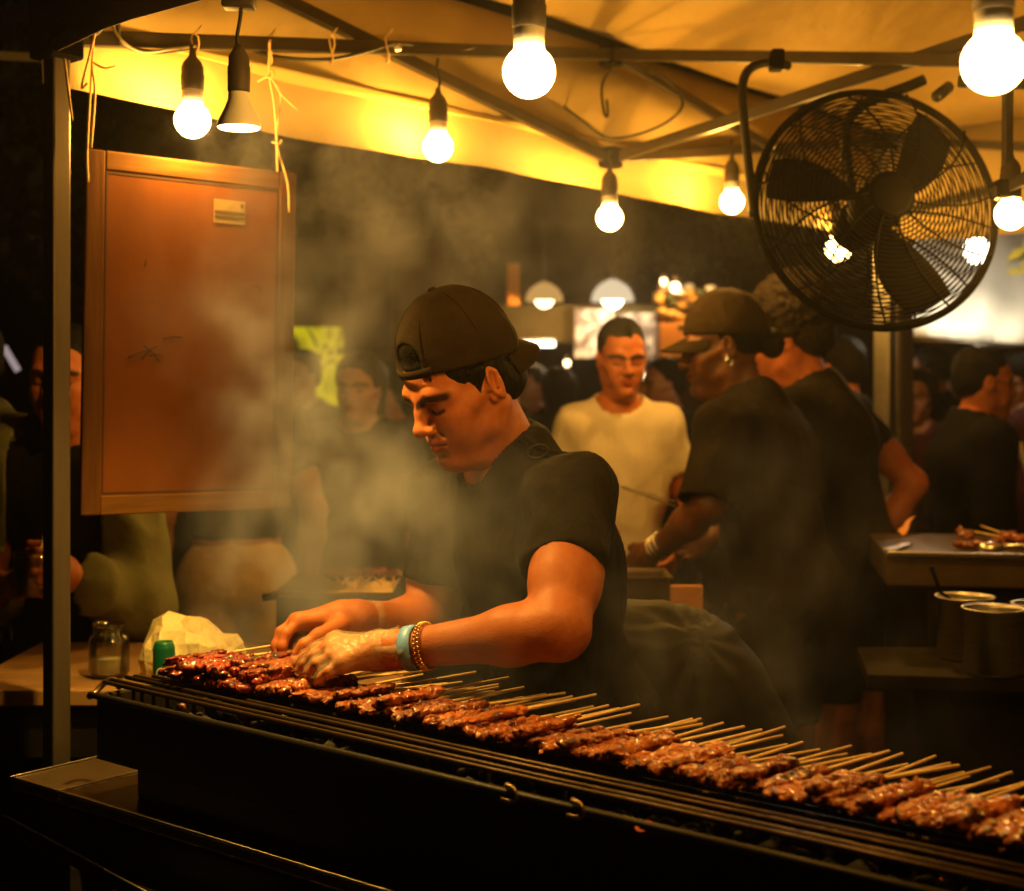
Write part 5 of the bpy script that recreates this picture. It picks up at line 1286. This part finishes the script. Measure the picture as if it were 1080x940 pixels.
for (px, py, d, r, m, lab) in ((684, 395, 8.0, .030, 'bulb_small', 'slanting lamp glow beside the white tee man\'s cheek'), (679, 397, 8.0, .024, 'bulb_small', 'lower lamp glow beside the white tee man\'s cheek'), (720, 399, 8.0, .026, 'bulb_white', 'round white lamp in front of the woman\'s face'),
                             (884, 405, 8.5, .022, 'bulb_small', 'small lamp left of the two tent legs'), (956, 406, 8.5, .026, 'bulb_small', 'small lamp right of the two tent legs'), (700, 297, 7.4, .018, 'bulb_small', 'small lamp above the orange flowers, left'), (712, 303, 7.4, .026, 'bulb_small', 'brightest lamp above the orange flowers'),
                             (754, 307, 7.6, .018, 'bulb_small', 'small lamp above the woman\'s cap'), (574, 410, 8.8, .03, 'bulb_small', 'dim lamp below the tube lamp'), (470, 362, 8.6, .03, 'bulb_white', 'lamp glimpsed left of the cook\'s cap'), (598, 383, 8.8, .02, 'bulb_small', 'small lamp above the orange counter'), (1016, 384, 9.5, .018, 'bulb_small', 'faint lamp under the white canvas')):
    t = thing('far_lamp', P(px, py, d), lab, 'lamp', 'lamps of the far stalls')
    MB().ball(P(px, py, d), (r, r, r*1.15), 14).build('globe', M[m], t); MB().lathe([(r*.6, 0), (r*.6, r*1.2), (r*.2, r*1.6)], P(px, py, d)+UP*r*.8, 12).build('socket', M['socket'], t)
# orange flowers in a lit tub
fp = thing('flower_tub', P(726, 345, 7.5), 'orange and white flowers in a tub, lit from above, behind the brown cap', 'flowers')
rs = np.random.RandomState(8); fb_ = MB(); lf = MB(); wf = MB()
for k in range(110):
    c = P(rs.uniform(694, 764), rs.uniform(303, 346), 7.5+rs.uniform(-.15, .15)); r = rs.uniform(.018, .04); b_ = fb_ if k % 3 else lf
    if k % 5 == 0 and c[2] > P(0, 325, 7.5)[2]: MB().ball(c, (r, r, r*.6), 7).build('white_bloom', M['white_sheet'], fp); continue
    b_.ball(c, (r, r, r*.6), 7, Frame([0, 0, 0], rs.normal(size=3)).R.T)
fb_.build('petals', M['petal'], fp); lf.build('leaves', M['leaf'], fp); 
MB().box(P(728, 360, 7.5), (.36, .3, .18)).build('tub', M['orange_cloth'], fp, smooth=False, bevel=.01); MB().box(P(728, 450, 7.6), (.4, .4, .72)).build('plinth', M['brown_cloth'], fp, smooth=False, bevel=.01)
add_light(P(718, 290, 7.2), 9, (1, .55, .16), .03)
# white canvas at right
wc = thing('white_awning', P(1020, 300, 6.4), 'white canvas awning of the next stall, behind the fan', 'awning')
V = []; F = []; nx_, nz_ = 24, 12
for i in range(nx_):
    for j in range(nz_):
        px = 935+230*i/(nx_-1); yb = 352+18*(i/(nx_-1)); py = 225+(yb-225)*j/(nz_-1); V.append(P(px, py, 6.9-.9*j/(nz_-1)+.03*math.sin(i*1.3+j*.5)+.02*math.sin(i*.6-j)))
for i in range(nx_-1):
    for j in range(nz_-1): a = i*nz_+j; F.append((a, a+1, a+nz_+1, a+nz_))
mk('canvas', V, F, M['white_sheet'], wc, solid=.004)
MB().tube([P(940, 356, 5.98), P(1165, 374, 5.98)], .012, 8).build('front_rail', M['alu'], wc)
for px in (1150,): a = P(px, 372, 6.0); MB().tube([a, (a[0], a[1], 0)], .02, 8).build('post', M['alu'], wc)
lg = MB(); rs = np.random.RandomState(11)
for (dx, dy, an) in ((0, 0, .6), (10, 12, 1.2), (-3, 20, .2), (12, -8, 1.7)):
    c = P(1072+dx, 268+dy, 6.5); ax, az = math.cos(an), math.sin(an)
    lg.add([c+np.array([ax, 0, az])*.06, c+np.array([-az, -.01, ax])*.022, c-np.array([ax, 0, az])*.06, c-np.array([-az, .01, ax])*.022], [(0, 1, 2, 3)])
lg.build('yellow_leaf_print', mat('yellow_print', (.75, .6, .05), .6), wc, smooth=False, solid=.002)
t = thing('far_lamp', P(1030, 262, 5.9), 'bright white lamp lighting the white canvas, seen through the fan cage', 'lamp', 'lamps of the far stalls')
MB().ball(P(1030, 264, 5.9), (.05, .05, .055), 16).build('globe', emat('clear_white_lamp', (1, .86, .6), 12, clear=True), t); MB().lathe([(.03, 0), (.03, .06), (.01, .08)], P(1030, 264, 5.9)+UP*.045, 14).build('socket', M['socket'], t)
add_light(P(1030, 264, 5.9), 11, (1, .84, .58), .04)
# dark trees and hoardings at the far end
hd = MB().box((0, 19, 1.4), (34, .1, 2.8)).build('hoarding', M['brown_cloth'], None, False); tag(hd, 'dark hoarding closing the far end of the market', 'hoarding')
def tree(x, y, h, label, seed):
    rs = np.random.RandomState(seed); t = thing('tree', (x, y, 0), label, 'tree', 'dark trees beyond the market')
    MB().tube(curve([(x, y, 0), (x+.1, y, h*.3), (x-.05, y+.1, h*.6), (x, y, h*.85)], 5), [.16*(1-.75*k/15) for k in range(16)], 9).build('trunk', M['socket'], t)
    V = []; F = []
    for k in range(1500):
        d = rs.normal(size=3); d /= np.linalg.norm(d); r = rs.uniform(.45, 1)*(1+.25*math.sin(d[0]*5+seed)+.2*math.sin(d[2]*7)); c = np.array([x, y, h*.72])+d*r*np.array([h*.3, h*.3, h*.3])
        a = nrm(rs.normal(size=3)); b = nrm(np.cross(a, rs.normal(size=3))); s = rs.uniform(.06, .14); o = len(V); V += [c+a*s, c+b*s*.5, c-a*s, c-b*s*.5]; F.append((o, o+1, o+2, o+3))
    mk('crown', V, F, M['leaf'], t, smooth=False)
tree(-4.2, 13, 5.5, 'dark leafy tree in the night, far left', 1); tree(-1.6, 14.5, 5.2, 'dark leafy tree beyond the cloth banners', 2); tree(2.2, 15.5, 5.6, 'dark leafy tree beyond the tent\'s far side', 3)
# ------------------------------------------------------------------ smoke and haze
def volmat(name, dens, col, aniso=.3):
    m = bpy.data.materials.new(name); m.use_nodes = True; n = m.node_tree.nodes; n.remove(n['Principled BSDF'])
    v = n.new('ShaderNodeVolumePrincipled'); v.inputs['Color'].default_value = (*col, 1); v.inputs['Density'].default_value = dens; v.inputs['Anisotropy'].default_value = aniso
    m.node_tree.links.new(v.outputs[0], n['Material Output'].inputs['Volume']); return m, v
SM, sv_ = volmat('grill_smoke', 1, (.70, .75, 1.0), .3)
sv_.inputs['Density Attribute'].default_value = 'density'
ORG = P(400, 560, 2.4)
PUFF = [((368, 530), 2.42, (.26, .26, .34), 3.2), ((395, 605), 2.36, (.25, .22, .16), 3.2), ((460, 600), 2.12, (.20, .17, .20), 1.8), ((305, 470), 2.48, (.24, .22, .46), 1.7),
        ((245, 390), 2.40, (.24, .2, .34), .3), ((430, 250), 2.6, (.58, .36, .40), 1.15), ((340, 660), 2.5, (.32, .3, .14), 2.4), ((600, 690), 2.05, (.38, .2, .20), .9), ((780, 600), 2.6, (.42, .32, .46), .4), ((840, 780), 2.0, (.36, .25, .2), .9), ((560, 560), 2.1, (.26, .2, .26), .9)]
lo, hi = np.array([-.95, 1.72, .88])-ORG, np.array([.95, 2.98, 2.08])-ORG
gn = bpy.data.node_groups.new('smoke_field', 'GeometryNodeTree')
gn.interface.new_socket('Geometry', in_out='INPUT', socket_type='NodeSocketGeometry'); gn.interface.new_socket('Geometry', in_out='OUTPUT', socket_type='NodeSocketGeometry')
n = gn.nodes; l = gn.links
def gset(x, i, s):
    if s is None: return
    if hasattr(s, 'is_linked'): l.new(s, x.inputs[i])
    else: x.inputs[i].default_value = s
def math_(op, a, b=None, c=None, clamp=False):
    x = n.new('ShaderNodeMath'); x.operation = op; x.use_clamp = clamp
    gset(x, 0, a); gset(x, 1, b); gset(x, 2, c); return x.outputs[0]
def vm(op, a, b=None):
    x = n.new('ShaderNodeVectorMath'); x.operation = op; gset(x, 0, a); gset(x, 1, b); return x
pos = n.new('GeometryNodeInputPosition').outputs[0]; total = None
warp = n.new('ShaderNodeTexNoise'); warp.inputs['Scale'].default_value = 3.2; warp.inputs['Detail'].default_value = 2; l.new(pos, warp.inputs['Vector'])
wv = vm('MULTIPLY', vm('SUBTRACT', warp.outputs['Color'], (.5, .5, .5)).outputs[0], (.32, .32, .42)).outputs[0]
posw = vm('ADD', pos, wv).outputs[0]
for (px, d, r, w) in PUFF:
    c = P(px[0], px[1], d)-ORG
    q = vm('DIVIDE', vm('SUBTRACT', posw, tuple(float(x) for x in c)).outputs[0], r).outputs[0]
    f = math_('SUBTRACT', 1.0, vm('LENGTH', q).outputs['Value'], clamp=True)
    s_ = math_('MULTIPLY', math_('POWER', f, 1.4), w); total = s_ if total is None else math_('ADD', total, s_)
sc_v = vm('MULTIPLY', posw, (1, 1, .68)).outputs[0]
nz = n.new('ShaderNodeTexNoise'); nz.inputs['Scale'].default_value = 9.5; nz.inputs['Detail'].default_value = 5; nz.inputs['Roughness'].default_value = .6
l.new(sc_v, nz.inputs['Vector'])
mr = n.new('ShaderNodeMapRange'); mr.interpolation_type = 'SMOOTHSTEP'; mr.inputs[1].default_value = .46; mr.inputs[2].default_value = .64; mr.inputs[3].default_value = .03; mr.inputs[4].default_value = 2.4
l.new(nz.outputs[0], mr.inputs[0])
# fade to nothing at the sides of the box
sep = n.new('ShaderNodeSeparateXYZ'); l.new(pos, sep.inputs[0]); fade = None
for ax in range(3):
    e = math_('MINIMUM', math_('MULTIPLY', math_('SUBTRACT', sep.outputs[ax], float(lo[ax])), 7.0, clamp=True), math_('MULTIPLY', math_('SUBTRACT', float(hi[ax]), sep.outputs[ax]), 7.0, clamp=True))
    fade = e if fade is None else math_('MULTIPLY', fade, e)
dens = math_('MULTIPLY', math_('MULTIPLY', total, mr.outputs[0]), fade)
vc = n.new('GeometryNodeVolumeCube'); l.new(dens, vc.inputs['Density'])
vc.inputs['Min'].default_value = [float(x) for x in lo]; vc.inputs['Max'].default_value = [float(x) for x in hi]
for k_, ax in (('Resolution X', 0), ('Resolution Y', 1), ('Resolution Z', 2)): vc.inputs[k_].default_value = int((hi-lo)[ax]/.02)
sm_ = n.new('GeometryNodeSetMaterial'); sm_.inputs['Material'].default_value = SM
go_ = n.new('NodeGroupOutput'); l.new(vc.outputs[0], sm_.inputs[0]); l.new(sm_.outputs[0], go_.inputs[0])
FB = [(0, 1, 3, 2), (4, 6, 7, 5), (0, 4, 5, 1), (2, 3, 7, 6), (0, 2, 6, 4), (1, 5, 7, 3)]
V = [(x, y, z) for x in (lo[0], hi[0]) for y in (lo[1], hi[1]) for z in (lo[2], hi[2])]
so2 = mk('smoke', V, FB, SM, None, False, local=True); so2.location = [float(x) for x in ORG]; tag(so2, 'grey brown smoke drifting up from the grill round the cook', 'smoke', kind='stuff')
gm = so2.modifiers.new('smoke_field', 'NODES'); gm.node_group = gn
SM.cycles.volume_step_rate = 1.6
HM, hv = volmat('night_haze', .003, (.92, .9, .86), .80); HM.cycles.homogeneous_volume = True
lo, hi = (-20, -4, -1), (20, 24, 7)
V = [(x, y, z) for x in (lo[0], hi[0]) for y in (lo[1], hi[1]) for z in (lo[2], hi[2])]
tag(mk('haze', V, FB, HM, None, False, local=True), 'thin smoky night air over the whole market', 'haze', kind='stuff')

# ------------------------------------------------------------------ sky, camera, render settings
w = bpy.data.worlds.new('World'); SC.world = w; w.use_nodes = True
wn = w.node_tree.nodes; wl = w.node_tree.links; bgn = wn['Background']
sk = wn.new('ShaderNodeTexSky'); sk.sky_type = 'NISHITA'; sk.sun_disc = False; sk.sun_elevation = math.radians(-4); sk.sun_rotation = math.radians(120)
wl.new(sk.outputs[0], bgn.inputs[0]); bgn.inputs[1].default_value = .018
cam = bpy.data.cameras.new('camera'); co = bpy.data.objects.new('camera', cam); COL.objects.link(co)
co.location = (0, 0, CAMZ); co.rotation_euler = (math.pi/2, 0, 0); cam.sensor_fit = 'HORIZONTAL'; cam.sensor_width = 36; cam.lens = FPX*36/1080
cam.shift_y = -(470-HZ)/1080; cam.clip_start = .05; cam.clip_end = 200
cam.dof.use_dof = True; cam.dof.focus_distance = 2.12; cam.dof.aperture_fstop = 3.8; cam.dof.aperture_blades = 0
SC.camera = co
SC.view_settings.view_transform = 'Standard'; SC.view_settings.look = 'None'; SC.view_settings.exposure = 0.0; SC.view_settings.gamma = 1
cy = SC.cycles
cy.use_denoising = True
try: cy.denoiser = 'OPENIMAGEDENOISE'
except Exception: pass
cy.max_bounces = 5; cy.diffuse_bounces = 3; cy.glossy_bounces = 2; cy.transmission_bounces = 4; cy.transparent_max_bounces = 10; cy.volume_bounces = 0
cy.volume_max_steps = 128; cy.use_light_tree = True; cy.sample_clamp_indirect = 4; cy.caustics_reflective = False; cy.caustics_refractive = False
cy.use_adaptive_sampling = True; cy.adaptive_threshold = .015
